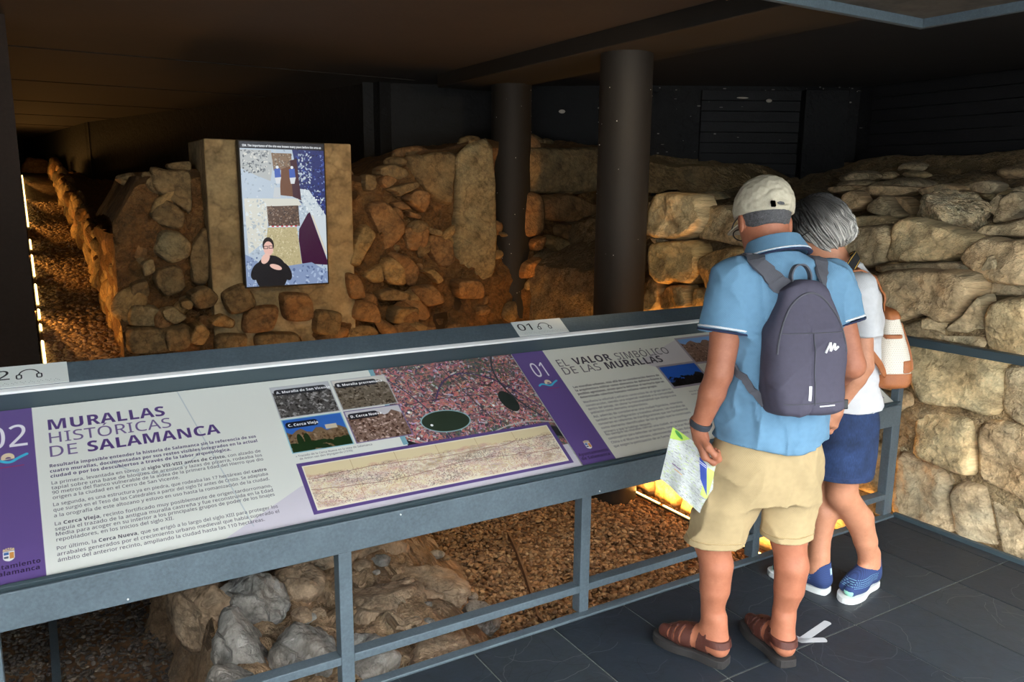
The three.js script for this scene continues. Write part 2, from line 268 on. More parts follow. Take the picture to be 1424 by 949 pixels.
// displaced sheet with thickness: fn(u, v) -> Vector3
function sheet(nu, nv, fn, du = 1, dv = 1) {
  const pos = [], uv = [], idx = [];
  for (let j = 0; j <= nv; j++) for (let i = 0; i <= nu; i++) { const p = fn(i / nu, j / nv); pos.push(p.x, p.y, p.z); uv.push(i / nu * du, j / nv * dv); }
  for (let j = 0; j < nv; j++) for (let i = 0; i < nu; i++) { const a = j * (nu + 1) + i; idx.push(a, a + 1, a + nu + 2, a, a + nu + 2, a + nu + 1); }
  const g = new THREE.BufferGeometry(); g.setAttribute('position', new THREE.Float32BufferAttribute(pos, 3)); g.setAttribute('uv', new THREE.Float32BufferAttribute(uv, 2)); g.setIndex(idx); g.computeVertexNormals(); return du === 1 && dv === 1 ? g : boxUV(g);
}
const RIGHT_BLOCKS = [
[0.06,0.1,0,[-0.06,0.88,0.17,0.9,0.37,0.91,0.44,0.87,0.45,0.77,0.44,0.65,0.38,0.62,0.27,0.63,0.09,0.61,0.02,0.67,-0.03,0.74]],
[0.06,0.08,1,[0.45,0.87,0.56,0.87,0.59,0.62,0.47,0.64,0.44,0.71]],
[0.06,0.1,0,[0.03,0.55,0.07,0.57,0.22,0.59,0.32,0.58,0.35,0.49,0.36,0.32,0.21,0.31,0.06,0.33,0.04,0.43]],
[0.06,0.11,2,[0.36,0.56,0.41,0.61,0.56,0.61,0.63,0.61,0.67,0.27,0.55,0.28,0.44,0.29,0.38,0.32,0.37,0.44]],
[0.08,0.05,1,[-0.08,0.62,-0.02,0.65,0.02,0.6,0.01,0.49,0.04,0.33,-0.05,0.31]],
[0.06,0.09,3,[-0.04,0.3,0.06,0.32,0.2,0.3,0.25,0.22,0.29,0,0.16,-0.02,-0.02,-0.01]],
[0.06,0.09,3,[0.27,0.2,0.3,0.26,0.42,0.28,0.46,0.18,0.51,0.02,0.44,-0.01,0.32,0,0.29,0.09]],
[0.07,0.08,3,[0.45,0.23,0.54,0.22,0.61,0.13,0.68,0.03,0.69,-0.03,0.55,-0.01,0.49,0.12]],
[0.08,0.06,1,[0.55,0.23,0.59,0.26,0.67,0.25,0.68,0.12,0.6,0.16]],
[0.09,0.05,3,[0.31,0.52,0.35,0.57,0.34,0.47,0.35,0.35,0.34,0.39]],
[0.09,0.05,3,[0.19,0.27,0.23,0.29,0.26,0.24,0.23,0.21]],
[0.11,0.04,3,[0.07,0.58,0.24,0.61,0.29,0.58,0.19,0.58]],
[0.13,0.13,2,[-0.31,1.21,-0.12,1.26,-0.01,1.26,0.07,1.27,0.18,1.26,0.22,1.19,0.16,1.06,0.1,1.01,-0.02,1.04,-0.17,0.97,-0.27,1.05]],
[0.12,0.08,1,[0.26,1.17,0.28,1.08,0.29,0.99,0.12,0.98,0.19,1.07]],
[0.1,0.13,0,[0.31,1.07,0.34,1.15,0.39,1.17,0.51,1.18,0.54,0.91,0.36,0.91,0.32,0.95]],
[0.11,0.08,1,[-0.01,1.02,0.08,1.04,0.13,0.98,0.12,0.95,0.07,0.97,0,0.97]],
[0.1,0.05,1,[-0.12,0.95,-0.02,1.01,0,0.98,0.09,0.97,0.14,0.95,0.3,0.98,0.32,0.93,0.06,0.93,-0.11,0.92]],
[0.12,0.06,3,[-0.34,0.97,-0.27,1.02,-0.16,0.96,-0.13,0.91,-0.24,0.88]],
[0.42,0.12,0,[-0.42,1.45,-0.34,1.51,-0,1.43,-0,1.35,-0.12,1.29,-0.41,1.27,-0.43,1.36]],
[0.42,0.12,1,[-0.73,1.42,-0.45,1.47,-0.42,1.38,-0.43,1.27,-0.56,1.22,-0.73,1.22]],
[0.3,0.13,2,[0.03,1.32,0.12,1.43,0.22,1.42,0.35,1.42,0.41,1.23,0.22,1.22,0.14,1.25]],
[0.24,0.08,1,[0.21,1.35,0.26,1.3,0.26,1.27,0.17,1.26]],
[0.4,0.1,0,[-1.13,1.36,-0.74,1.44,-0.68,1.26,-1.08,1.16]],
[0.3,0.05,3,[-0.44,1.24,0.04,1.3,0.26,1.23,0.36,1.21,0.37,1.17,0.04,1.15,-0.32,1.19]],
[0.85,0.1,1,[-0.9,1.57,-0.82,1.63,-0.75,1.58,-0.65,1.51,-0.76,1.49,-0.89,1.53]],
[0.85,0.1,2,[-1.1,1.63,-1.02,1.66,-0.94,1.59,-1.01,1.53,-1.09,1.53]],
[0.95,0.1,2,[-0.82,1.61,-0.74,1.62,-0.65,1.56,-0.63,1.47,-0.72,1.51]],
[0.95,0.08,3,[-0.2,1.61,-0.17,1.64,-0.15,1.62,-0.15,1.53,-0.19,1.54]],
[0.95,0.12,3,[-0.15,1.61,-0.09,1.66,-0.04,1.62,-0.01,1.57,-0.1,1.5,-0.16,1.48]],
[0.65,0.07,0,[-0.88,1.49,-0.69,1.51,-0.55,1.47,-0.58,1.44,-0.82,1.43,-0.87,1.43]],
[0.6,0.08,0,[-0.49,1.47,-0.39,1.48,-0.35,1.45,-0.15,1.44,-0.11,1.41,-0.28,1.38,-0.48,1.39]],
[0.6,0.09,1,[-0.07,1.43,-0.03,1.48,0.07,1.49,0.17,1.52,0.22,1.51,0.23,1.44,0.05,1.43]],
[1.4,0.12,2,[-1.41,1.64,-1.26,1.7,-1.05,1.69,-0.92,1.68,-1.04,1.63,-1.21,1.62,-1.31,1.6]],
[1.4,0.1,2,[-0.92,1.67,-0.74,1.71,-0.62,1.67,-0.75,1.63,-0.88,1.62]],
[1.5,0.1,3,[-0.68,1.69,-0.54,1.73,-0.45,1.7,-0.49,1.65,-0.57,1.65]],
[1.4,0.1,3,[-0.32,1.68,-0.2,1.7,-0.19,1.63,-0.26,1.62]],
[1.4,0.1,2,[-1.64,1.68,-1.48,1.7,-1.32,1.69,-1.39,1.66,-1.61,1.64]],
[0,0.14,0,[-1.97,1.58,-1.91,1.63,-1.73,1.63,-1.58,1.62,-1.53,1.56,-1.5,1.46,-1.62,1.35,-1.8,1.32,-1.99,1.34,-1.98,1.47]],
[0.08,0.1,0,[-1.59,1.54,-1.47,1.55,-1.34,1.55,-1.22,1.5,-1.09,1.31,-1.45,1.33,-1.62,1.34,-1.57,1.45]],
[0,0.13,4,[-1.94,1.27,-1.78,1.31,-1.57,1.31,-1.52,1.2,-1.52,1.11,-1.58,1.04,-1.71,1.04,-1.83,1.02,-1.93,1.07]],
[0.02,0.12,4,[-1.55,1.18,-1.48,1.24,-1.27,1.3,-1.02,1.3,-1.13,1.14,-1.32,1,-1.47,1.03]],
[0.02,0.09,4,[-1.87,0.97,-1.64,1.02,-1.57,0.88,-1.88,0.83]],
[0.03,0.08,4,[-2.04,1.02,-1.91,0.99,-1.91,0.82,-2.04,0.79]],
[0.04,0.07,4,[-1.55,1.01,-1.42,0.99,-1.35,0.91,-1.56,0.88]],
[0,0.05,1,[-1.97,1.32,-1.88,1.32,-1.87,1.29,-1.94,1.28]]];
const BACK_BLOCKS = [
[-3.8,0.1,6,[-1.28,1.8,-1.16,1.84,-1.02,1.79,-1.01,1.73,-1.1,1.71,-1.27,1.74]],
[-3.75,0.09,5,[-1.28,1.72,-1.22,1.75,-1.12,1.71,-1.22,1.64,-1.28,1.67]],
[-3.72,0.08,6,[-1.24,1.64,-1.18,1.66,-0.97,1.7,-0.94,1.66,-1.14,1.58,-1.16,1.6]],
[-3.74,0.12,5,[-1.08,1.57,-0.96,1.64,-0.85,1.61,-0.85,1.53,-0.91,1.45,-1.04,1.52]],
[-3.72,0.07,5,[-1.19,1.53,-1.1,1.54,-1.03,1.48,-1.14,1.48]],
[-3.72,0.06,5,[-1.05,1.46,-0.94,1.43,-0.95,1.4,-1.04,1.42]],
[-3.66,0.1,7,[-1.6,1.08,-1.49,1.34,-1.42,1.36,-1.36,1.3,-1.39,1.24,-1.52,1.04,-1.59,1.04]],
[-3.74,0.1,5,[-1.4,1.5,-1.24,1.55,-1.1,1.4,-1.09,1.28,-1.23,1.15,-1.36,1.12,-1.32,1.3]],
[-3.66,0.12,7,[-1.32,1.07,-1.22,1.1,-1.14,1.01,-1.12,0.87,-1.29,0.9]],
[-3.68,0.09,7,[-1.48,0.97,-1.31,1.05,-1.29,0.91,-1.39,0.9]],
[-3.74,0.06,6,[-0.87,1.33,-0.74,1.3,-0.75,1.25,-0.85,1.28]],
[-3.68,0.07,7,[-0.96,0.98,-0.85,0.99,-0.75,0.89,-0.81,0.86,-0.9,0.95]],
[-3.64,0.08,6,[-1.38,0.82,-1.24,0.85,-1.08,0.8,-1.13,0.75,-1.34,0.76]],
[-3.8,0.07,6,[-1.39,1.75,-1.28,1.74,-1.28,1.65,-1.34,1.62,-1.4,1.63]],
[-3.76,0.08,5,[-1.08,1.33,-0.86,1.35,-0.88,1.17,-1.04,1.13,-1.09,1.26]],
[-3.72,0.07,8,[-0.61,1.85,-0.55,1.97,-0.26,2.01,-0.25,0.89,-0.55,0.93,-0.64,1.09,-0.61,1.55]],
[-3.8,0.1,6,[-1.01,1.9,-0.88,1.93,-0.58,1.94,-0.59,1.73,-0.65,1.5,-0.8,1.55,-0.99,1.75]],
[-3.76,0.08,5,[-0.84,1.26,-0.65,1.23,-0.63,1.02,-0.77,0.99,-0.86,1.13]],
[-3.72,0.08,5,[-1.24,1.13,-1.07,1.11,-0.96,1,-0.98,0.86,-1.08,0.86]],
[-3.7,0.1,5,[0.26,1.59,0.53,1.61,0.87,1.5,0.87,1.36,0.32,1.37,0.23,1.42]],
[-3.62,0.13,9,[0.23,1,0.32,1.07,0.56,1.04,0.7,0.96,0.54,0.85,0.26,0.86]],
[-3.68,0.09,7,[0.26,1.2,0.35,1.25,0.62,1.13,0.72,1.05,0.39,1.08]],
[-3.68,0.07,9,[0.11,1.18,0.25,1.24,0.23,1.12,0.14,1.11]],
[-3.66,0.09,9,[0.01,1,0.21,1.05,0.22,0.9,0,0.87]],
[-3.62,0.1,9,[0.22,0.81,0.54,0.83,0.5,0.71,0.33,0.65]],
[-3.78,0.1,6,[0.03,1.99,0.43,2.02,0.98,2.02,1,1.65,0.44,1.61,0.03,1.64]],
[-3.66,0.08,6,[0.73,1.23,0.95,1.24,0.96,0.78,0.76,0.85]],
[-3.72,0.09,5,[0.02,1.61,0.24,1.59,0.24,1.27,0.05,1.24]],
[-3.72,0.08,5,[0.41,1.33,0.74,1.34,0.72,1.15,0.43,1.21]],
[-3.62,0.08,5,[-1.64,1,-1.52,0.96,-1.47,0.79,-1.61,0.8]],
[-3.62,0.07,5,[-1.07,0.84,-0.88,0.86,-0.78,0.72,-0.95,0.69]],
[-3.62,0.08,5,[-0.68,0.89,-0.44,0.88,-0.39,0.73,-0.64,0.74]],
[-3.6,0.08,5,[-1.55,0.78,-1.39,0.74,-1.37,0.59,-1.59,0.64]],
[-3.6,0.08,6,[-1.24,0.71,-1.02,0.68,-1.06,0.56,-1.27,0.58]],
[-3.8,0.1,6,[-2.94,1.77,-2.84,1.76,-2.69,1.75,-2.7,1.45,-2.79,1.5,-2.95,1.63]],
[-3.76,0.1,6,[-2.98,1.45,-2.87,1.56,-2.75,1.45,-2.79,1.34,-2.94,1.38]],
[-3.68,0.12,8,[-2.99,1.22,-2.92,1.34,-2.8,1.33,-2.73,1.24,-2.76,1.15,-2.88,1.11,-2.98,1.19]],
[-3.68,0.08,8,[-3.06,1.12,-2.99,1.15,-2.98,1.06,-3.05,1.03]],
[-3.66,0.09,8,[-3.16,0.84,-3,0.82,-2.96,0.77,-2.93,0.68,-3.17,0.7]],
[-3.62,0.08,8,[-2.97,0.8,-2.88,0.81,-2.8,0.73,-2.88,0.69,-2.95,0.73]],
[-3.62,0.07,7,[-2.84,0.85,-2.75,0.86,-2.77,0.79,-2.83,0.8]],
[-3.56,0.09,7,[-2.67,0.71,-2.58,0.75,-2.49,0.69,-2.51,0.64,-2.64,0.67]],
[-3.58,0.09,7,[-2.78,0.67,-2.72,0.7,-2.66,0.62,-2.71,0.53,-2.8,0.56]],
[-3.6,0.09,6,[-2.79,0.9,-2.67,0.95,-2.58,0.87,-2.62,0.8,-2.73,0.79]],
[-3.62,0.09,6,[-3.18,0.68,-2.85,0.65,-2.83,0.51,-3.19,0.51]],
[-3.68,0.08,6,[-3.14,0.98,-3.04,1,-3.03,0.89,-3.14,0.89]],
[-3.84,0.07,6,[-2.83,1.8,-2.68,1.82,-2.68,1.75,-2.82,1.76]],
[-3.68,0.08,6,[-2.97,1.08,-2.82,1.09,-2.79,0.93,-2.93,0.88,-2.99,0.98]],
[-3.7,0.08,6,[-2.74,1.22,-2.62,1.36,-2.63,0.97,-2.73,0.96,-2.75,1.11]],
[-3.6,0.08,6,[-2.96,0.66,-2.79,0.66,-2.8,0.52,-2.95,0.51]],
[-3.56,0.08,6,[-2.57,0.89,-2.41,0.96,-2.33,0.8,-2.51,0.74]],
[-3.55,0.09,5,[-2.4,0.77,-2.18,0.78,-2.23,0.61,-2.43,0.6]],
[-3.57,0.08,5,[-2.15,0.87,-1.94,0.85,-1.91,0.66,-2.12,0.67]],
[-3.57,0.08,6,[-1.88,0.73,-1.68,0.68,-1.73,0.52,-1.91,0.56]],
[-3.56,0.07,6,[-2.61,0.6,-2.41,0.58,-2.45,0.45,-2.63,0.49]],
[-3.54,0.07,6,[-2.34,0.58,-2.06,0.57,-2.04,0.45,-2.33,0.46]]];
const onX = (x0) => (a, b, o) => V(x0 - o, b, a);          // faces -x, a runs along z
const onZ = (z0) => (a, b, o) => V(a, b, z0 + o);          // faces +z, a runs along x
// ---- masonry of the right-hand side: lower courses, set-back ledges, terrace up to the black wall
{
  const g0 = thing('stone_wall', 'pale sandstone block wall with stepped ledges behind the steel handrail', 'wall'); g0.userData.kind = 'structure';
  // core of the wall: profile set back with height
  const prof = [[0.088, -0.62], [0.088, 0.3], [0.09, 0.78], [0.13, 1.0], [0.27, 1.1], [0.46, 1.2], [0.55, 1.38], [0.75, 1.45], [1.1, 1.52], [1.7, 1.62], [2.4, 1.7], [2.9, 1.86], [3.3, 1.96]];
  const pr = (v) => { const k = v * (prof.length - 1), i = Math.min(prof.length - 2, Math.floor(k)), t = k - i; return [lerp(prof[i][0], prof[i + 1][0], t), lerp(prof[i][1], prof[i + 1][1], t)]; };
  part('core', sheet(170, 90, (u, v) => { const z = lerp(-4.4, 2.68, u), [x, y] = pr(v); const d = fbm(z * 2.2, y * 2.5 + x, 3.3, 4) * 0.1 + fbm(z * 8, y * 8 + x * 6, 1.3, 3) * 0.05; return V(x - d * 0.6, y + d * (x > 0.3 ? 1 : 0.2), z); }, 8.8, 4.5), M.mortar, g0, 'earth and mortar packing between the blocks');
  let k = 0;
  for (const [x, b, m, o] of RIGHT_BLOCKS) { k++; part('block', outlineStone(o, b * 0.75, onX(x + 0.03), k * 3.1, { grow: 1.045 }), STONE[m], g0); }
  // plain courses where the people and the desk hide or half hide the wall
  const course = (za, zb, y0, y1, x, bb, lean = 0) => { let z = za; while (z < zb - 0.04) { const w = Math.min(rr(0.22, 0.5), zb - z); const j = () => rr(-0.018, 0.018); const a = z + 0.012, b = z + w - 0.012, o = [a + j(), y0 + 0.02 + j(), (a + b) / 2, y0 + j(), b + j(), y0 + 0.02 + j(), b + j(), (y0 + y1) / 2, b + j(), y1 - 0.02 + j(), (a + b) / 2, y1 + j(), a + j(), y1 - 0.02 + j(), a + j(), (y0 + y1) / 2]; part('block', outlineStone(o, bb, onX(x + lean), ++k * 3.1, { seg: 28, rings: 7 }), STONE[[0, 1, 2, 3, 4][(rnd() * 5) | 0]], g0); z += w; } };
  for (const [y0, y1] of [[-0.62, -0.26], [-0.26, 0.02]]) course(-3.3, 0.1, y0, y1, 0.11, 0.1);
  for (const [y0, y1] of [[0.02, 0.33], [0.33, 0.62]]) course(-2.6, -0.1, y0, y1, 0.12, 0.1);
  course(-1.72, -0.08, 0.62, 0.95, 0.13, 0.1); course(-1.4, -0.12, 0.95, 1.18, 0.24, 0.1); course(-1.3, -0.35, 1.18, 1.42, 0.5, 0.1);
  course(-2.6, -1.75, 0.62, 0.72, 0.1, 0.06);
  for (const [y0, y1, x] of [[0.02, 0.36, 0.12], [0.36, 0.66, 0.12], [0.66, 0.98, 0.13], [0.98, 1.25, 0.3]]) course(0.72, 2.66, y0, y1, x, 0.1);
  // loose and half buried stones on the terrace
  for (let i = 0; i < 46; i++) {
    const z = rr(-3.2, 2.2), x = rr(0.55, 2.9), y = x < 1.1 ? lerp(1.36, 1.5, (x - 0.55) / 0.55) : lerp(1.5, 1.86, (x - 1.1) / 1.8), s = rr(0.07, 0.2);
    const r = rockGeo(s * rr(0.8, 1.3), s * rr(0.3, 0.5), s, i * 1.7 + 9, 5, 8, 0.12); r.rotateY(rr(0, 6)); r.translate(x, y - s * 0.02, z); part('stone', r, STONE[(rnd() * 4) | 0], g0);
  }
  // bank of earth against the foot of the black wall
  part('earth_bank', sheet(80, 14, (u, v) => { const t = u * 6.2; const p = t < 2.9 ? V(lerp(0.35, 3.1, t / 2.9), 0, lerp(-4.55, -2.95, t / 2.9)) : V(3.12, 0, lerp(-2.9, 2.4, (t - 2.9) / 3.3)); const n = t < 2.9 ? V(0.45, 0, 0.6) : V(-0.5, 0, 0); p.addScaledVector(n, v); const dip = Math.exp(-Math.pow((t - 2.55) / 0.42, 2)) * 0.2; p.y = 1.97 - dip - 0.34 * v * v + fbm(p.x * 4, v * 2, p.z * 4, 4) * 0.09; return p; }, 6, 0.8), std({ color: rgb(186, 156, 112), map: rep(stoneTex, 1.8), bumpMap: rep(stoneBump, 4), bumpScale: 0.03, roughness: 1 }), g0, 'pale brown earth bank');
  // the big loose boulder on the terrace
  const bo = rockGeo(0.25, 0.14, 0.19, 77.3, 22, 11, 0.2, 14); bo.rotateY(0.75); bo.rotateZ(0.1); bo.translate(0.8, 1.515, -0.33);
  const bm = std({ color: rgb(246, 222, 180), map: rep(stoneTex, 2.4), bumpMap: rep(stoneBump, 4), bumpScale: 0.03, roughness: 0.95 });
  solo('boulder', bo, bm, 'large pale angular boulder lying on top of the stone terrace', 'boulder');
}
// ---- back section: excavated rubble face, pier with the screen, trench wall
{
  const g1 = thing('rubble_wall', 'excavated brown rubble section with jutting stones around the concrete pier', 'wall'); g1.userData.kind = 'structure';
  const topY = (x) => { const t = [[-3.3, 1.25], [-3.05, 1.68], [-2.75, 1.74], [-1.55, 1.78], [-1.3, 1.7], [-1.1, 1.83], [-0.85, 1.93], [-0.3, 2.03], [0.9, 2.05], [1.6, 1.95]]; for (let i = 0; i + 1 < t.length; i++) if (x <= t[i + 1][0]) return lerp(t[i][1], t[i + 1][1], clamp((x - t[i][0]) / (t[i + 1][0] - t[i][0]), 0, 1)); return 1.95; };
  part('core', sheet(150, 70, (u, v) => {
    const x = lerp(-3.22, 1.7, u), T = topY(x); let y, z; const vv = v * 1.25;
    if (vv <= 1) { y = lerp(-0.62, T, vv); z = -3.74 - 0.1 * sstep(0.9, 1.9, y) + 0.16 * (1 - sstep(0.2, 0.95, y)); } else { y = T + 0.02; z = -3.84 - (vv - 1) * 4 * 1.3; }
    const d = fbm(x * 2.4, y * 2.4 + z, 5.1, 5) * 0.2 + fbm(x * 9, y * 9 + z * 9, 2.2, 3) * 0.06; return vv <= 1 ? V(x, y + d * 0.3 * vv, z + d) : V(x, y + d * 0.4, z); }, 5, 4), M.earth, g1, 'brown packed earth');
  part('end_face', sheet(14, 40, (u, v) => { const T = 1.3; const y = lerp(-0.6, T, v), z = lerp(-3.72, -5.4, u); return V(-3.2 + fbm(z * 4, y * 4, 2, 4) * 0.1, y, z); }, 1.6, 2), M.earth, g1);
  let k = 40;
  for (const [z, b, m, o] of BACK_BLOCKS) { k++; part('stone', outlineStone(o, b * 0.8, onZ(z - 0.01), k * 2.3, { seg: 30, rings: 8, pow: 6 }), STONE[m], g1); }
  for (let i = 0; i < 120; i++) {
    const x = rr(-3.18, 1.2), y = rr(0.35, topY(x) - 0.03), s = rr(0.03, 0.105) * (y < 0.9 ? 1.1 : 0.9);
    if (x > -2.75 && x < -1.5 && y > 0.85) continue;
    const r = rockGeo(s * rr(0.9, 1.6), s * rr(0.6, 1), s * 0.7, i * 2.9 + 3, 3, 8, 0.1); r.rotateZ(rr(-0.9, 0.9)); r.translate(x, y, -3.72 - 0.1 * sstep(0.9, 1.9, y) + 0.16 * (1 - sstep(0.2, 0.95, y)) + rr(-0.05, 0.015)); part('stone', r, STONE[[5, 6, 7, 5, 6, 5][(rnd() * 6) | 0]], g1);
  }
  for (let i = 0; i < 26; i++) { const x = rr(-3.15, 1.2), s = rr(0.05, 0.13); const r = rockGeo(s * 1.3, s * 0.7, s, i * 4.9 + 3, 4, 8, 0.1); r.translate(x, topY(x) + 0.01, -3.86 - rr(0, 0.4)); if (x > -2.8 && x < -1.5) continue; part('stone', r, STONE[[5, 6, 6][(rnd() * 3) | 0]], g1); }
  part('earth_fill', sheet(30, 40, (u, v) => { const z = lerp(-4.2, -14, v), x = lerp(-3.1, Math.max(-2.7, -0.75 - (-5.2 - z) * -0.273), u); return V(lerp(-3.12, -0.6 + Math.min(0, (z + 5.2)) * 0.273, u), 1.15 + 0.5 * v + 0.25 * u + 0.12 * fbm(x * 3, z * 3, 4, 4), z); }, 2, 8), M.earth, g1);
  // concrete pier that carries the screen
  const pier = new RoundedBoxGeometry(1.06, 2.2, 0.62, 3, 0.012); pier.translate(-2.09, 0.87, -3.93); boxUV(pier);
  const pg = part('concrete_pier', pier, M.concrete, g1, 'buff rendered concrete pier behind the screen');
}
// ---- lit trench on the left: sloping gravel bed, low rubble wall, strip of light
const bedY = (z) => 0.43 + 0.118 * (-4 - z);
{
  const bed = struct('trench_bed', sheet(20, 200, (u, v) => { const z = lerp(-3.4, -16.5, v), x = lerp(-3.74, -2.9, u); return V(x, bedY(z) + fbm(x * 12, z * 12, 1, 3) * 0.05, z); }, 0.8, 13), std({ color: rgb(160, 138, 112), map: rep(speckTex, 3), bumpMap: rep(stoneBump, 6), bumpScale: 0.04, roughness: 1 }), 'sloping gravel bed of the narrow lit trench', 'ground');
  const tw = thing('trench_wall', 'low rubble wall lit orange along the narrow trench', 'wall'); tw.userData.kind = 'structure';
  const tTop = (z) => z > -6 ? lerp(1.3, 1.18, (-z - 4) / 2) : lerp(1.18, 1.98, clamp((-z - 6) / 9, 0, 1));
  part('core', sheet(16, 120, (u, v) => { const z = lerp(-3.9, -16.5, v), y = lerp(bedY(z) - 0.1, tTop(z) - 0.05, Math.min(1, u * 1.5)); const x = u < 0.667 ? -3.14 : -3.14 + (u - 0.667) * 2; return V(x + fbm(y * 5, z * 4, 7, 4) * 0.12, y, z); }, 1, 12), M.earth, tw);
  for (let i = 0; i < 240; i++) {
    const t = Math.pow(rnd(), 1.5), z = lerp(-4.0, -15.8, t), y = lerp(bedY(z), tTop(z), rnd()), s = rr(0.06, 0.15) * (1 + t * 0.5);
    const r = rockGeo(s * 0.55, s * rr(0.5, 0.95), s * rr(1.0, 1.9), i * 1.3 + 70, 3, 10, 0.18, 16); r.rotateX(rr(-0.4, 0.4)); r.translate(-3.15 + rr(-0.02, 0.03), y, z); part('stone', r, STONE[[5, 6, 7][(rnd() * 3) | 0]], tw);
  }
  const end = rockGeo(0.4, 0.3, 0.2, 5.5, 6, 8, 0.15); end.translate(-3.45, 1.85, -16.5); part('stone', end, STONE[5], tw);
}
// ================= gravel, ruin under the desk, strips of light =================
{
  const stones = [0, 1, 2].map(i => { const g = rockGeo(1, 0.72, 0.85, i * 5.1 + 1, 1, 7, 0.1); return g; });
  const area = (name, label, n, fn, cols) => {
    const counts = Math.ceil(n / 3);
    const grp = new THREE.Group(); grp.name = numbered(name); tag(grp, label, 'gravel', null, 'stuff'); scene.add(grp);
    stones.forEach((g, si) => {
      const im = new THREE.InstancedMesh(g, std({ color: 0xffffff, roughness: 0.9, map: rep(speckTex, 14) }), counts); im.name = 'pebbles'; shade(im); im.userData.kind = 'stuff';
      const m = new THREE.Matrix4(), q = new THREE.Quaternion(), e = new THREE.Euler(), c = new THREE.Color();
      for (let i = 0; i < counts; i++) { const [x, y, z, s] = fn(); e.set(rr(-0.5, 0.5), rr(0, 6.28), rr(-0.5, 0.5)); q.setFromEuler(e); m.compose(V(x, y, z), q, V(s * rr(0.7, 1.3), s * rr(0.6, 1), s * rr(0.7, 1.2))); im.setMatrixAt(i, m); const k = cols[(rnd() * cols.length) | 0], f = rr(0.75, 1.15); c.copy(rgb(Math.min(255, k[0] * f), Math.min(255, k[1] * f), Math.min(255, k[2] * f))); im.setColorAt(i, c); }
      im.instanceMatrix.needsUpdate = true; grp.add(im);
    });
  };
  area('gravel', 'tan crushed gravel covering the pit floor', 27000, () => { let x, z; do { x = rr(-2.6, 0.02); z = rr(-2.9, -0.03); } while (x < -2.0 - 0.3 * (z + 1.6) && z > -1.9 && rnd() < 0.9); return [x, GY + rr(-0.015, 0.01) + 0.03 * n3(x * 2, z * 2, 4), z, rr(0.008, 0.0165)]; }, [[188, 152, 116], [170, 134, 100], [204, 174, 138], [148, 118, 92], [182, 154, 124]]);
  area('gravel', 'grey-brown gravel strip beside the ruined wall foot', 9000, () => { const z = rr(-2.9, -0.03); return [rr(-4.6, -3.3), GY + rr(-0.015, 0.008), z, rr(0.007, 0.0135)]; }, [[120, 112, 106], [98, 92, 90], [136, 124, 112], [110, 98, 88]]);
  area('trench_gravel', 'coarse tan gravel on the bed of the narrow trench', 6000, () => { const t = Math.pow(rnd(), 1.6), z = lerp(-3.6, -12, t); return [rr(-3.72, -3.15), bedY(z) + rr(-0.005, 0.012), z, rr(0.012, 0.024)]; }, [[168, 144, 116], [150, 128, 102], [182, 158, 128]]);
}
// steel edging strips let into the gravel
solo('gravel_edging', boxGeo(-3.8, GY - 0.03, -3, -3.765, GY + 0.035, -0.03), M.steel, 'straight grey steel edging strip between strips of grey gravel', 'edging');
{ const pts = [[-1.25, -1.78], [-1.33, -1.55], [-1.45, -1.25], [-1.56, -1.0], [-1.64, -0.82], [-1.68, -0.3], [-1.7, -0.05]].map(([x, z]) => V(x, GY + 0.015, z)); solo('gravel_edging', band(pts, pts.map(() => V(0, 1, 0)), 0.05, 0.012), std({ color: rgb(120, 92, 66), roughness: 0.8 }), 'bent rusty edging strip half sunk in tan gravel', 'edging'); }
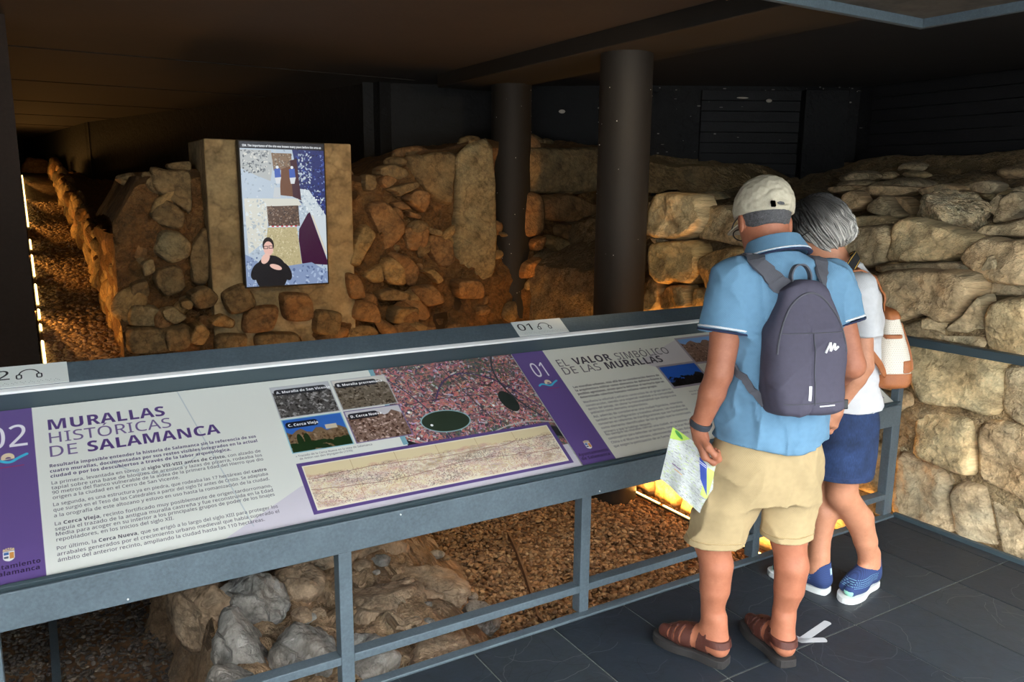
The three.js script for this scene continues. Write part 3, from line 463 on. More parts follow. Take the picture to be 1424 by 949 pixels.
// low ruined wall that runs under the desk
{
  const w = thing('ruined_wall', 'low ruined wall of eroded stones and earth under the information desk', 'ruin'); w.userData.kind = 'structure';
  const H = (x, z) => { const a = sstep(-3.36, -3.2, x + 0.1 * n3(z * 3, 1, 1)), b = 1 - sstep(-2.35, -1.75, x + 0.22 * (z + 1.2) + 0.15 * n3(z * 2, 5, 1)), c = 1; return a * b * c; };
  part('core', sheet(110, 110, (u, v) => { const x = lerp(-3.42, -1.55, u), z = lerp(-3.0, -0.04, v); const h = H(x, z); return V(x, GY - 0.03 + h * (0.41 + 0.2 * fbm(x * 3, z * 3, 2, 4) + 0.05 * fbm(x * 12, z * 12, 2, 3)), z); }, 1.9, 3), std({ color: rgb(186, 154, 122), map: rep(stoneTex, 1.5), bumpMap: rep(stoneBump, 4), bumpScale: 0.025, roughness: 1 }), w, 'pale clay core of the ruin');
  // x, y, z, half sizes, turn, material
  const big = [
    [-2.93, -0.22, -0.5, 0.13, 0.2, 0.15, 0.3, 11], [-3.14, -0.2, -0.72, 0.11, 0.17, 0.2, 0.1, 11], [-3.2, -0.26, -0.4, 0.12, 0.22, 0.17, 0.5, 11], [-3.2, -0.2, -1.12, 0.12, 0.16, 0.22, 0.2, 10], [-3.02, -0.16, -1.0, 0.12, 0.14, 0.17, 0.8, 11], [-3.16, -0.24, -1.55, 0.13, 0.16, 0.22, 0, 10], [-2.98, -0.17, -1.42, 0.14, 0.13, 0.18, 1, 10], [-2.8, -0.16, -1.1, 0.1, 0.1, 0.12, 1.4, 10],
    [-2.62, -0.14, -1.3, 0.2, 0.1, 0.17, 0.4, 10], [-2.5, -0.2, -0.75, 0.22, 0.11, 0.2, 0.9, 10], [-2.35, -0.24, -1.25, 0.2, 0.13, 0.14, 0.2, 10], [-2.2, -0.3, -0.95, 0.15, 0.12, 0.2, 0.7, 10], [-2.3, -0.28, -1.65, 0.17, 0.12, 0.15, 1.7, 10], [-2.05, -0.4, -1.35, 0.12, 0.1, 0.12, 0.3, 10], [-1.98, -0.44, -0.82, 0.13, 0.08, 0.1, 1.1, 11], [-1.9, -0.47, -1.7, 0.11, 0.08, 0.1, 0.5, 10], [-2.75, -0.2, -0.35, 0.13, 0.12, 0.14, 0.2, 11], [-2.45, -0.24, -0.3, 0.2, 0.1, 0.13, 0.5, 10], [-2.1, -0.42, -0.4, 0.17, 0.1, 0.12, 0.5, 10], [-1.85, -0.5, -0.35, 0.08, 0.06, 0.08, 0.5, 10], [-3.2, -0.3, -0.14, 0.14, 0.18, 0.14, 0.2, 11], [-2.9, -0.26, -0.14, 0.14, 0.14, 0.1, 0.7, 11],
    [-3.2, -0.22, -2.0, 0.14, 0.16, 0.22, 0, 10], [-2.9, -0.2, -1.85, 0.17, 0.14, 0.2, 0.3, 10], [-2.6, -0.22, -1.8, 0.18, 0.13, 0.18, 0.8, 10], [-2.3, -0.3, -2.1, 0.18, 0.12, 0.18, 0.8, 10], [-2.9, -0.22, -2.4, 0.3, 0.14, 0.24, 0.8, 10]];
  big.forEach(([x, y, z, a, b, c, t, m], i) => { const g = rockGeo(a, b, c, i * 3.7 + 200, 12, 10, 0.16, 14); g.rotateY(t); g.translate(x, y, z); part('stone', g, STONE[m], w); });
  for (let i = 0; i < 70; i++) { const x = rr(-3.15, -1.75), z = rr(-2.2, -0.1), s = rr(0.015, 0.05), h = H(x, z); const g = rockGeo(s * 1.3, s * 0.7, s, i * 2.1 + 400, 3, 7, 0.1); g.rotateY(rr(0, 6)); g.translate(x, GY + h * 0.38 + 0.01, z); part('stone', g, STONE[10 + (rnd() * 2 | 0)], w); }
}
// strips of warm light: glowing tape in a channel and an area light of the same length
function ledRun(name, label, a, b, segs, glow, power, up) {
  const t = thing(name, label, 'light strip', [0, 0, 0]);
  const A = V(...a), B = V(...b), L = A.distanceTo(B), dir = B.clone().sub(A).normalize();
  const side = new THREE.Vector3().crossVectors(dir, up).normalize();
  const em = std({ color: rgb(255, 214, 140), emissive: new THREE.Color().setRGB(1, 0.68, 0.22), emissiveIntensity: glow, roughness: 0.6 });
  for (const [p, q] of segs) { const pts = [0, 0.5, 1].map(k => A.clone().addScaledVector(dir, L * lerp(p, q, k))); part('led_tape', band(pts, pts.map(() => side), 0.016, 0.006), em, t); }
  const cp = [A.clone().addScaledVector(up, -0.014), B.clone().addScaledVector(up, -0.014)]; part('channel', band([cp[0], cp[0].clone().lerp(cp[1], 0.5), cp[1]], [side, side, side], 0.026, 0.012), M.darkMetal, t);
  const n = Math.max(1, Math.round(L / 2.2));
  for (let i = 0; i < n; i++) { const l = new THREE.RectAreaLight(new THREE.Color().setRGB(1, 0.47, 0.11), power, L / n, 0.02); l.position.copy(A).addScaledVector(dir, L * (i + 0.5) / n).addScaledVector(up, 0.012); alignX(l, dir, up); scene.add(l); l.name = 'led_light'; }
}
// RectAreaLight shines along its local -z: build the turn from the run's direction and the way it faces
function alignX(l, dir, face) { const z = face.clone().negate().normalize(), x = dir.clone().addScaledVector(z, -dir.dot(z)).normalize(), y = new THREE.Vector3().crossVectors(z, x); l.quaternion.setFromRotationMatrix(new THREE.Matrix4().makeBasis(x, y, z)); }
ledRun('led_strip', 'thin glowing light strip at the foot of the dark trench wall', [-3.69, bedY(-3.7) + 0.035, -3.7], [-3.69, bedY(-15.5) + 0.035, -15.5], [[0, 0.06], [0.085, 0.1], [0.115, 0.14], [0.155, 0.22], [0.25, 0.34], [0.37, 0.42], [0.5, 1]], 9, 110, V(0.6, 0.8, 0));
ledRun('led_strip', 'warm light strip in the gravel along the foot of the block wall', [-0.07, GY + 0.03, -2.9], [-0.07, GY + 0.03, -0.12], [[0, 0.44], [0.455, 0.62], [0.64, 0.8], [0.83, 1]], 9, 340, V(0.3, 0.95, 0));
ledRun('led_strip', 'hidden warm light strip along the foot of the rubble section', [-2.6, GY + 0.03, -3.3], [-0.35, GY + 0.03, -3.3], [[0, 1]], 6, 60, V(0, 0.95, -0.3));
// ================= information desk and handrail =================
const TH = Math.atan2(0.344, 0.551), PL = Math.hypot(0.344, 0.551);
const slope = (u, v, n = 0) => V(u, 0.60 + v * Math.sin(TH) + n * Math.cos(TH), -0.02 - v * Math.cos(TH) + n * Math.sin(TH));   // along, up the slope, proud of it
function slopeBox(u0, v0, n0, u1, v1, n1, r = 0.002) { const g = rbox(u0, v0, n0, u1, v1, n1, r, 1); g.rotateX(TH - Math.PI / 2); g.translate(0, 0.60, -0.02); return g; }
{
  const d = thing('information_desk', 'long blue-grey steel information desk with sloping top on posts', 'desk', [0, 0, 0]);
  const X0 = -5.2, X1 = -0.002;
  part('apron', rbox(X0, 0.482, -0.05, X1, 0.59, 0.0, 0.004), M.steel, d);
  part('lip', slopeBox(X0, -0.012, -0.03, X1, 0.0, 0.012), M.steelDark, d);
  part('top_plate', slopeBox(X0, -0.005, -0.04, X1, PL + 0.02, -0.012), M.steelDark, d);
  part('riser', slopeBox(X0, PL, -0.04, X1, PL + 0.016, 0.068), M.steelDark, d);
  part('light_profile', slopeBox(X0, PL - 0.004, 0.068, X1, PL + 0.016, 0.079, 0.004), std({ color: rgb(240, 240, 240), roughness: 0.25 }), d, 'white diffuser strip');
  part("ledge", slopeBox(X0, PL + 0.016, -0.04, X1, PL + 0.112, 0.078, 0.003), M.steel, d);
  const bp = slope(0, PL + 0.112, -0.04); part('back_panel', boxGeo(X0, 0.5, bp.z - 0.01, X1, bp.y + 0.02, bp.z + 0.002), M.steelDark, d);
  for (let i = 0; i < 6; i++) { const x = -0.035 - 0.9665 * i; part('post', rbox(x - 0.0225, 0.0, -0.05, x + 0.0225, 0.484, -0.001, 0.003), M.steel, d); if (i < 5) part('lower_rail', rbox(x - 0.9665 + 0.0225, 0.089, -0.05, x - 0.0225, 0.119, -0.001, 0.003), M.steel, d); }
  for (let i = 0; i < 6; i++) { const s = new THREE.CylinderGeometry(0.0028, 0.0028, 0.004, 10); s.rotateX(Math.PI / 2); s.translate(-0.25 - i * 0.83, i % 2 ? 0.575 : 0.496, 0.001); part('screw', s, M.white, d); }
}
// handrail on the right
{
  const h = thing('handrail', 'dark blue-grey steel handrail fixed in front of the block wall', 'handrail', [0, 0, 0]);
  part('top_rail', rbox(-0.024, 0.9, -0.05, 0.02, 0.942, 3.2, 0.003), M.steelDark, h);
  for (const z of [-0.03, 2.1]) part('post', rbox(-0.02, 0.0, z - 0.021, 0.02, 0.9, z + 0.021, 0.003), M.steel, h);
}
// ---- printed boards
const TXT = 'rgb(58,52,66)';
function paras(c, list, k) { // [x, y of first baseline, line gap, size, lines] in metres; **bold** runs
  for (const [x, y, gap, size, right, lines, col] of list) lines.forEach((ln, i) => {
    const runs = ln.split('**'); let w = 0; const fonts = runs.map((r, j) => `${j % 2 ? 'bold ' : ''}${size * k}px sans-serif`);
    runs.forEach((r, j) => { c.font = fonts[j]; w += c.measureText(r).width; });
    const last = i === lines.length - 1, sx = Math.min(1.25, last ? 1 : (right - x) * k / w), scale = last ? Math.min(1, (right - x) * k / w) : sx;
    c.save(); c.translate(x * k, (y + gap * i) * k); c.scale(scale, 1); let px = 0; c.fillStyle = col ?? TXT; runs.forEach((r, j) => { c.font = fonts[j]; c.fillText(r, px, 0); px += c.measureText(r).width; }); c.restore();
  });
}
function fit(c, s, x, y, w, h, font, col, k) { c.save(); c.font = `${font.replace('$', String(100))}`; const m = c.measureText(s).width; c.translate(x * k, y * k); c.scale(w * k / m, h * k / 72); c.fillStyle = col; c.fillText(s, 0, 0); c.restore(); }
function waveLogo(c, x, y, s, k) {
  c.save(); c.translate(x * k, y * k); c.scale(s * k, s * k);
  c.fillStyle = 'rgb(236,214,180)'; c.beginPath(); c.arc(0.05, -0.12, 0.3, Math.PI, 0); c.lineTo(0.35, 0); c.lineTo(-0.25, 0.05); c.fill(); c.fillStyle = 'rgb(120,90,130)'; c.beginPath(); c.arc(0.07, -0.02, 0.13, Math.PI, 0); c.fill();
  c.strokeStyle = 'rgb(70,190,220)'; c.lineWidth = 0.16; c.lineCap = 'round'; c.beginPath(); c.moveTo(-0.85, 0.12); c.bezierCurveTo(-0.4, -0.35, -0.1, 0.5, 0.35, 0.12); c.bezierCurveTo(0.55, -0.05, 0.7, -0.1, 0.9, -0.2); c.stroke();
  c.fillStyle = 'rgb(150,60,110)'; c.fillRect(-0.35, 0.5, 1.1, 0.07); c.restore();
}
function crest(c, x, y, s, k) {
  c.save(); c.translate(x * k, y * k); c.scale(s * k, s * k); c.fillStyle = 'rgb(225,200,150)'; for (let i = 0; i < 5; i++) { c.beginPath(); c.arc(-0.32 + i * 0.16, -0.62 - 0.08 * Math.sin(i * 0.78), 0.07, 0, 7); c.fill(); } c.fillRect(-0.4, -0.58, 0.8, 0.12);
  c.fillStyle = 'rgb(235,235,235)'; c.beginPath(); c.moveTo(-0.4, -0.42); c.lineTo(0.4, -0.42); c.lineTo(0.4, 0.25); c.quadraticCurveTo(0.3, 0.5, 0, 0.55); c.quadraticCurveTo(-0.3, 0.5, -0.4, 0.25); c.fill();
  c.fillStyle = 'rgb(215,150,80)'; c.fillRect(0.05, -0.3, 0.3, 0.6); c.fillStyle = 'rgb(70,110,170)'; c.fillRect(-0.34, -0.34, 0.34, 0.26); c.fillStyle = 'rgb(90,100,120)'; c.fillRect(-0.33, 0.05, 0.3, 0.2); c.restore();
}
// small landscape pictures of ruins, plain and generic
function picture(c, x, y, w, h, k, sky, ground, kind) {
  c.save(); c.beginPath(); c.rect(x * k, y * k, w * k, h * k); c.clip(); c.fillStyle = sky; c.fillRect(x * k, y * k, w * k, h * k); c.fillStyle = ground; const top = kind === 'wall' ? 0.38 : kind === 'hill' ? 0.45 : 0.16;
  c.beginPath(); c.moveTo(x * k, (y + h) * k); c.lineTo(x * k, (y + h * top) * k); for (let i = 0; i <= 12; i++) c.lineTo((x + w * i / 12) * k, (y + h * (top + 0.08 * Math.sin(i * 1.7) + (kind === 'hill' ? 0.32 * (1 - i / 12) : 0.04 * i / 12))) * k); c.lineTo((x + w) * k, (y + h) * k); c.fill();
  for (let i = 0; i < 420; i++) { const px = x + rnd() * w, py = y + h * (top + 0.1 + rnd() * 0.9), s = rr(0.002, 0.008), v = kind === 'stones' ? rr(-70, 90) : kind === 'hill' ? rr(-30, 10) : rr(-55, 45); const b = ground.match(/\d+/g).map(Number); c.fillStyle = `rgb(${clamp(b[0] + v, 0, 255) | 0},${clamp(b[1] + v, 0, 255) | 0},${clamp(b[2] + v, 0, 255) | 0})`; c.beginPath(); c.ellipse(px * k, py * k, s * k, s * 0.6 * k, rr(0, 3), 0, 7); c.fill(); }
  if (kind === 'wall') { c.fillStyle = 'rgb(30,52,26)'; for (let i = 0; i < 60; i++) { c.beginPath(); c.ellipse((x + rnd() * w) * k, (y + h * rr(0.78, 1)) * k, 0.014 * k, 0.01 * k, 0, 0, 7); c.fill(); } for (const f of [0.18, 0.3]) { c.beginPath(); c.ellipse((x + w * f) * k, (y + h * 0.7) * k, 0.011 * k, 0.035 * k, 0, 0, 7); c.fill(); } c.fillStyle = 'rgb(210,196,172)'; c.fillRect((x + w * 0.66) * k, (y + h * 0.3) * k, w * 0.2 * k, h * 0.14 * k); }
  c.restore();
}
function pill(c, s, x, y, w, k) { c.fillStyle = 'rgba(22,22,30,0.88)'; c.beginPath(); c.roundRect(x * k, y * k, w * k, 0.03 * k, 0.012 * k); c.fill(); c.fillStyle = '#fff'; c.font = `bold ${0.0165 * k}px sans-serif`; c.fillText(s, (x + 0.008) * k, (y + 0.021) * k); }
function aerial(c, x, y, w, h, k) {
  c.save(); c.beginPath(); c.rect(x * k, y * k, w * k, h * k); c.clip(); c.fillStyle = 'rgb(128,100,102)'; c.fillRect(x * k, y * k, w * k, h * k);
  for (let i = 0; i < 7000; i++) { const px = x + rnd() * w, py = y + rnd() * h, a = Math.floor(n3(px * 7, py * 7, 3) * 6) * 0.5 + (rnd() < 0.5 ? 0 : 1.57), t = rnd(); const cc = n3(px * 5, py * 5, 7) + rr(-0.25, 0.25) > 0.28 ? [rr(60, 120), rr(70, 116), rr(64, 104)] : t < 0.52 ? [rr(170, 216), rr(104, 140), rr(104, 130)] : t < 0.74 ? [rr(170, 226), rr(165, 215), rr(170, 215)] : [rr(52, 92), rr(50, 80), rr(62, 96)]; c.save(); c.translate(px * k, py * k); c.rotate(a); c.fillStyle = `rgb(${cc.map(v => v | 0).join(',')})`; c.fillRect(0, 0, rr(0.006, 0.019) * k, rr(0.003, 0.008) * k); c.restore(); }
  const road = (p, lw, col) => { c.strokeStyle = col; c.lineWidth = lw * k; c.beginPath(); c.moveTo((x + p[0] * w) * k, (y + p[1] * h) * k); for (let i = 2; i < p.length; i += 4) c.quadraticCurveTo((x + p[i] * w) * k, (y + p[i + 1] * h) * k, (x + p[i + 2] * w) * k, (y + p[i + 3] * h) * k); c.stroke(); };
  road([-0.05, 0.72, 0.2, 0.98, 0.55, 0.86, 0.8, 0.75, 1.05, 0.9], 0.05, 'rgb(42,42,46)'); road([-0.05, 0.62, 0.25, 0.95, 0.55, 0.78, 0.8, 0.66, 1.05, 0.8], 0.006, 'rgb(190,185,180)');
  road([0.05, 0.1, 0.3, 0.5, 0.28, 0.9], 0.005, 'rgb(64,60,90)'); road([0.3, 0.4, 0.5, -0.05, 0.8, 0.3, 0.9, 0.45, 0.98, 0.6], 0.006, 'rgb(74,60,104)'); road([0.85, 0, 0.7, 0.3, 0.95, 0.7], 0.008, 'rgb(60,62,70)'); road([0.45, 0.05, 0.5, 0.3, 0.62, 0.7], 0.004, 'rgb(70,62,70)'); road([0.1, 0.4, 0.4, 0.35, 0.75, 0.42], 0.004, 'rgb(70,62,70)');
  c.fillStyle = 'rgb(46,58,46)'; c.strokeStyle = 'rgb(150,190,195)'; c.lineWidth = 0.005 * k; c.beginPath(); c.ellipse((x + 0.3 * w) * k, (y + 0.6 * h) * k, 0.1 * k, 0.055 * k, 0.05, 0, 7); c.fill(); c.stroke(); c.fillStyle = 'rgb(44,52,48)'; c.beginPath(); c.ellipse((x + 0.78 * w) * k, (y + 0.5 * h) * k, 0.035 * k, 0.06 * k, -0.2, 0, 7); c.fill(); c.fillStyle = '#fff'; for (const [a, b] of [[0.1, 0.47], [0.08, 0.72], [0.2, 0.62], [0.66, 0.52]]) { c.beginPath(); c.arc((x + a * w) * k, (y + b * h) * k, 0.006 * k, 0, 7); c.fill(); }
  c.restore();
}
function oldView(c, x, y, w, h, k) {
  c.save(); c.beginPath(); c.rect(x * k, y * k, w * k, h * k); c.clip(); c.fillStyle = 'rgb(238,226,204)'; c.fillRect(x * k, y * k, w * k, h * k);
  c.fillStyle = 'rgba(226,206,160,0.8)'; c.fillRect(x * k, y * k, w * k, h * 0.25 * k);
  for (let i = 0; i < 900; i++) { const u = rnd(), v = rr(0.2, 0.98), t = n3(u * 9, v * 3, 2) + rr(-0.2, 0.2), col = t > 0.2 ? '232,212,160' : t > 0 ? '210,152,142' : t > -0.2 ? '176,140,150' : '150,120,96'; c.fillStyle = `rgba(${col},0.16)`; c.beginPath(); c.ellipse((x + u * w) * k, (y + v * h) * k, rr(6, 26), rr(3, 10), rr(-0.3, 0.3), 0, 7); c.fill(); }
  for (let i = 0; i < 9000; i++) { const u = rnd(), v = 0.22 + 0.75 * Math.pow(rnd(), 0.9), t = n3(u * 6, v * 4, 8) + rr(-0.3, 0.3); const col = t > 0.3 ? [214, 190, 130] : t > 0 ? [190, 128, 112] : t > -0.25 ? [140, 92, 86] : [92, 76, 74]; c.strokeStyle = `rgba(${col.join(',')},${rr(0.35, 0.9)})`; c.lineWidth = rr(0.6, 2); c.beginPath(); const px = (x + u * w) * k, py = (y + v * h) * k; c.moveTo(px, py); c.lineTo(px + rr(-3, 7), py + rr(-5, 5)); c.stroke(); }
  c.strokeStyle = 'rgba(120,60,56,0.6)'; c.lineWidth = 2.5; for (const [v, a] of [[0.3, 0.04], [0.6, 0.06]]) { c.beginPath(); for (let i = 0; i <= 40; i++) { const u = i / 40; c[i ? 'lineTo' : 'moveTo']((x + u * w) * k, (y + (v + a * Math.sin(u * 9 + v * 9) + 0.05 * n3(u * 30, v, 3)) * h) * k); } c.stroke(); }
  c.strokeStyle = 'rgba(170,130,90,0.7)'; c.lineWidth = 1.5; for (let i = 1; i < 6; i++) { c.beginPath(); c.moveTo((x + w * i / 6) * k, y * k); c.lineTo((x + w * i / 6) * k, (y + h) * k); c.stroke(); }
  c.restore();
}
const PURPLE = 'rgb(104,82,142)', PAPER = 'rgb(226,227,220)';
function board02(c, w, h) {
  const k = w / 1.95; c.fillStyle = PAPER; c.fillRect(0, 0, w, h);
  c.fillStyle = 'rgb(208,202,212)'; c.beginPath(); c.moveTo(0.62 * k, 0.65 * k); c.lineTo(0.9 * k, 0.5 * k); c.lineTo(1.95 * k, 0.5 * k); c.lineTo(1.95 * k, h); c.fill();
  c.fillStyle = PURPLE; c.fillRect(0, 0, 0.165 * k, h);
  c.strokeStyle = 'rgba(170,180,190,0.55)'; c.lineWidth = 4; c.beginPath(); c.arc(0.5 * k, 0.2 * k, 0.15 * k, 0.4, 2.8); c.stroke(); c.beginPath(); c.moveTo(0.6 * k, 0); c.lineTo(0.72 * k, 0.62 * k); c.stroke();
  fit(c, '02', 0.035, 0.158, 0.118, 0.09, '$px sans-serif', '#f2eef6', k); waveLogo(c, 0.09, 0.205, 0.058, k); crest(c, 0.082, 0.555, 0.034, k);
  c.textAlign = 'center'; c.fillStyle = 'rgb(40,24,60)'; c.font = `bold ${0.021 * k}px sans-serif`; c.fillText('Ayuntamiento', 0.083 * k, 0.597 * k); c.fillText('de Salamanca', 0.083 * k, 0.618 * k); c.textAlign = 'left';
  const T = 'rgb(84,60,120)'; fit(c, 'MURALLAS', 0.199, 0.107, 0.35, 0.046, 'bold $px sans-serif', T, k); fit(c, 'HISTÓRICAS', 0.198, 0.163, 0.362, 0.044, '$px sans-serif', 'rgb(112,92,140)', k); fit(c, 'DE', 0.196, 0.22, 0.085, 0.044, '$px sans-serif', 'rgb(112,92,140)', k); fit(c, 'SALAMANCA', 0.302, 0.22, 0.4, 0.044, 'bold $px sans-serif', T, k);
  paras(c, [
    [0.197, 0.262, 0.0205, 0.0172, 0.81, ['**Resultaría imposible entender la historia de Salamanca sin la referencia de sus**', '**cuatro murallas, documentadas por sus restos visibles integrados en la actual**', '**ciudad o por los descubiertos a través de la labor arqueológica.**'], 'rgb(64,50,90)'],
    [0.197, 0.329, 0.0188, 0.0172, 0.81, ['La primera, levantada en torno al **siglo VII-VIII antes de Cristo**, con alzado de', 'tapial sobre una base de bloques de arenisca y lazas de pizarra, rodeaba los', '90 metros del flanco vulnerable de la aldea de la primera Edad del Hierro que dio', 'origen a la ciudad en el Cerro de San Vicente.']],
    [0.196, 0.411, 0.0205, 0.0172, 0.81, ['La segunda, es una estructura ya en piedra, que rodeaba las 17 hectáreas del **castro**', 'que surgió en el Teso de las Catedrales a partir del siglo IV antes de Cristo. Se adaptaba', 'a la orografía de este altozano y estuvo en uso hasta la romanización de la ciudad.']],
    [0.195, 0.482, 0.0185, 0.0172, 0.81, ['La **Cerca Vieja**, recinto fortificado muy posiblemente de origen tardorromano,', 'seguía el trazado de la antigua muralla castreña y fue reconstruida en la Edad', 'Media para acoger en su interior a los principales grupos de poder de los linajes', 'repobladores, en los inicios del siglo XII.']],
    [0.194, 0.567, 0.0203, 0.0172, 0.808, ['Por último, la **Cerca Nueva**, que se erigió a lo largo del siglo XIII para proteger los', 'arrabales generados por el crecimiento urbano medieval que había superado el', 'ámbito del anterior recinto, ampliando la ciudad hasta las 110 hectáreas.']]], k);
  aerial(c, 1.315, 0.0, 0.635, 0.53, k); c.fillStyle = 'rgb(126,172,186)'; c.fillRect(1.3 * k, 0.0, 0.02 * k, 0.4 * k); c.fillStyle = 'rgb(208,202,212)'; c.fillRect(1.85 * k, 0.53 * k, 0.1 * k, 0.2 * k);
  for (const [x, y, s, g, kind, t, bc] of [[0.912, 0.038, 'rgb(196,196,200)', 'rgb(84,80,78)', 'stones', 'A. Muralla de San Vicente', '#bdbdc0'], [1.14, 0.038, 'rgb(214,208,200)', 'rgb(110,98,84)', 'field', 'B. Muralla prerromana', '#bdbdc0'], [0.912, 0.203, 'rgb(54,104,186)', 'rgb(122,98,74)', 'wall', 'C. Cerca Vieja', '#8fc4d4'], [1.14, 0.203, 'rgb(206,202,206)', 'rgb(128,102,90)', 'stones', 'D. Cerca Nueva', '#7a6a96']]) { c.fillStyle = bc; c.fillRect((x - 0.004) * k, (y - 0.004) * k, 0.22 * k, 0.16 * k); picture(c, x, y, 0.212, 0.152, k, s, g, kind); pill(c, t, x + 0.006, y + 0.012, t.length * 0.0072 + 0.014, k); }
  c.fillStyle = 'rgb(110,106,112)'; c.font = `${0.0115 * k}px sans-serif`; c.fillText('» Trazado de la Cerca Nueva en la vista de Salamanca', 0.915 * k, 0.377 * k); c.fillText('de Anton van den Wyngaerde (1570)', 0.925 * k, 0.391 * k);
  c.fillStyle = 'rgb(94,74,132)'; c.fillRect(0.908 * k, 0.405 * k, 1.016 * k, 0.217 * k); c.fillStyle = '#f3ead8'; c.fillRect(0.923 * k, 0.419 * k, 0.986 * k, 0.19 * k); oldView(c, 0.927, 0.423, 0.978, 0.182, k);
}
function board01(c, w, h) {
  const k = w / 1.95; c.fillStyle = 'rgb(222,219,206)'; c.fillRect(0, 0, w, h); c.fillStyle = 'rgb(210,202,202)'; c.beginPath(); c.moveTo(0.62 * k, 0.14 * k); c.lineTo(0.95 * k, 0.02 * k); c.lineTo(1.2 * k, 0.2 * k); c.lineTo(0.7 * k, 0.2 * k); c.fill();
  c.fillStyle = PURPLE; c.fillRect(0, 0, 0.16 * k, h); fit(c, '01', 0.045, 0.155, 0.085, 0.085, '$px sans-serif', '#f2eef6', k); waveLogo(c, 0.082, 0.2, 0.055, k); crest(c, 0.078, 0.555, 0.034, k);
  c.textAlign = 'center'; c.fillStyle = 'rgb(40,24,60)'; c.font = `bold ${0.021 * k}px sans-serif`; c.fillText('Ayuntamiento', 0.08 * k, 0.6 * k); c.fillText('de Salamanca', 0.08 * k, 0.621 * k); c.textAlign = 'left';
  const T = 'rgb(56,46,58)', t2 = 'rgb(96,88,92)'; fit(c, 'EL', 0.186, 0.111, 0.062, 0.044, '$px sans-serif', t2, k); fit(c, 'VALOR', 0.275, 0.111, 0.21, 0.044, 'bold $px sans-serif', T, k); fit(c, 'SIMBÓLICO', 0.51, 0.113, 0.325, 0.044, '$px sans-serif', t2, k); fit(c, 'DE LAS', 0.186, 0.163, 0.21, 0.044, '$px sans-serif', t2, k); fit(c, 'MURALLAS', 0.42, 0.163, 0.34, 0.044, 'bold $px sans-serif', T, k);
  paras(c, [
    [0.187, 0.247, 0.021, 0.0165, 0.67, ['**Las murallas urbanas, más allá de su consideración dentro de**', '**la arquitectura militar como elemento de defensa frente a**', '**posibles agresiones, sirven para la delimitar el territorio que un**', '**determinado colectivo humano reclama como propio.**'], 'rgb(60,54,60)'],
    [0.187, 0.338, 0.021, 0.0165, 0.675, ['Manifiesta la voluntad y esfuerzo constructivo de un grupo para su', 'construcción, siendo una especial realidad a la comunidad', 'dentro del paisaje, sin obviar la monumentalidad que otorga a una', 'población como elemento arquitectónico.']],
    [0.187, 0.424, 0.0215, 0.0165, 0.68, ['Así, además de considerarse una ciudad fijándola, intervino', 'también en la configuración y trazados urbanos. Las murallas de', 'convierten en referentes de transfiguraciones que son fundamental', 'como elemento identificador de los grupos que la construyen', 'primero y que la habitan después.']],
    [0.187, 0.526, 0.0215, 0.0165, 0.655, ['No siempre las murallas cierran una ciudad, en ocasiones se', 'construyeron para defender un territorio, como la Gran Muralla', 'China o el Muro de Adriano, sobreviviendo grandes distancias', 'que exigen la participación de un fuerte poder político.']]], k);
  for (const [x, y, w2, h2, s, g, kind] of [[0.937, 0.03, 0.3, 0.165, 'rgb(120,160,210)', 'rgb(126,96,80)', 'field'], [0.702, 0.196, 0.22, 0.128, 'rgb(44,96,190)', 'rgb(38,36,38)', 'hill'], [1.3, 0.05, 0.3, 0.2, 'rgb(150,180,210)', 'rgb(120,110,96)', 'wall'], [1.3, 0.3, 0.6, 0.3, 'rgb(70,72,76)', 'rgb(44,42,42)', 'stones']]) { c.fillStyle = 'rgb(160,150,160)'; c.fillRect((x - 0.012) * k, (y - 0.012) * k, (w2 + 0.024) * k, (h2 + 0.024) * k); picture(c, x, y, w2, h2, k, s, g, kind); }
  c.fillStyle = 'rgb(120,114,114)'; c.font = `${0.012 * k}px sans-serif`; c.fillText('Vista de la muralla', 0.76 * k, 0.37 * k); c.fillText('desde el cerro', 0.76 * k, 0.388 * k);
}
function flatBoard(name, label, x0, x1, draw, cat) {
  const g = new THREE.BoxGeometry(x1 - x0, PL - 0.006, 0.012), uv = g.attributes.uv; const t = canvasTex(2048, 682, draw);
  g.rotateX(TH - Math.PI / 2); const c = slope((x0 + x1) / 2, (PL - 0.002) / 2, -0.006); g.translate(c.x, c.y, c.z);
  const face = phys({ map: t, roughness: 0.32, clearcoat: 0.25, clearcoatRoughness: 0.2 }), rim = std({ color: rgb(200, 200, 196) });
  const m = shade(new THREE.Mesh(g, [rim, rim, rim, rim, face, rim])); m.name = numbered(name); tag(m, label, cat); scene.add(m); return m;
}
flatBoard('information_board', 'information board 02 on the historic walls with photos, aerial view and old drawing', -3.924, -1.977, board02, 'board');
flatBoard('information_board', 'information board 01 on the symbolic value of walls, cream with purple band', -1.972, -0.03, board01, 'board');
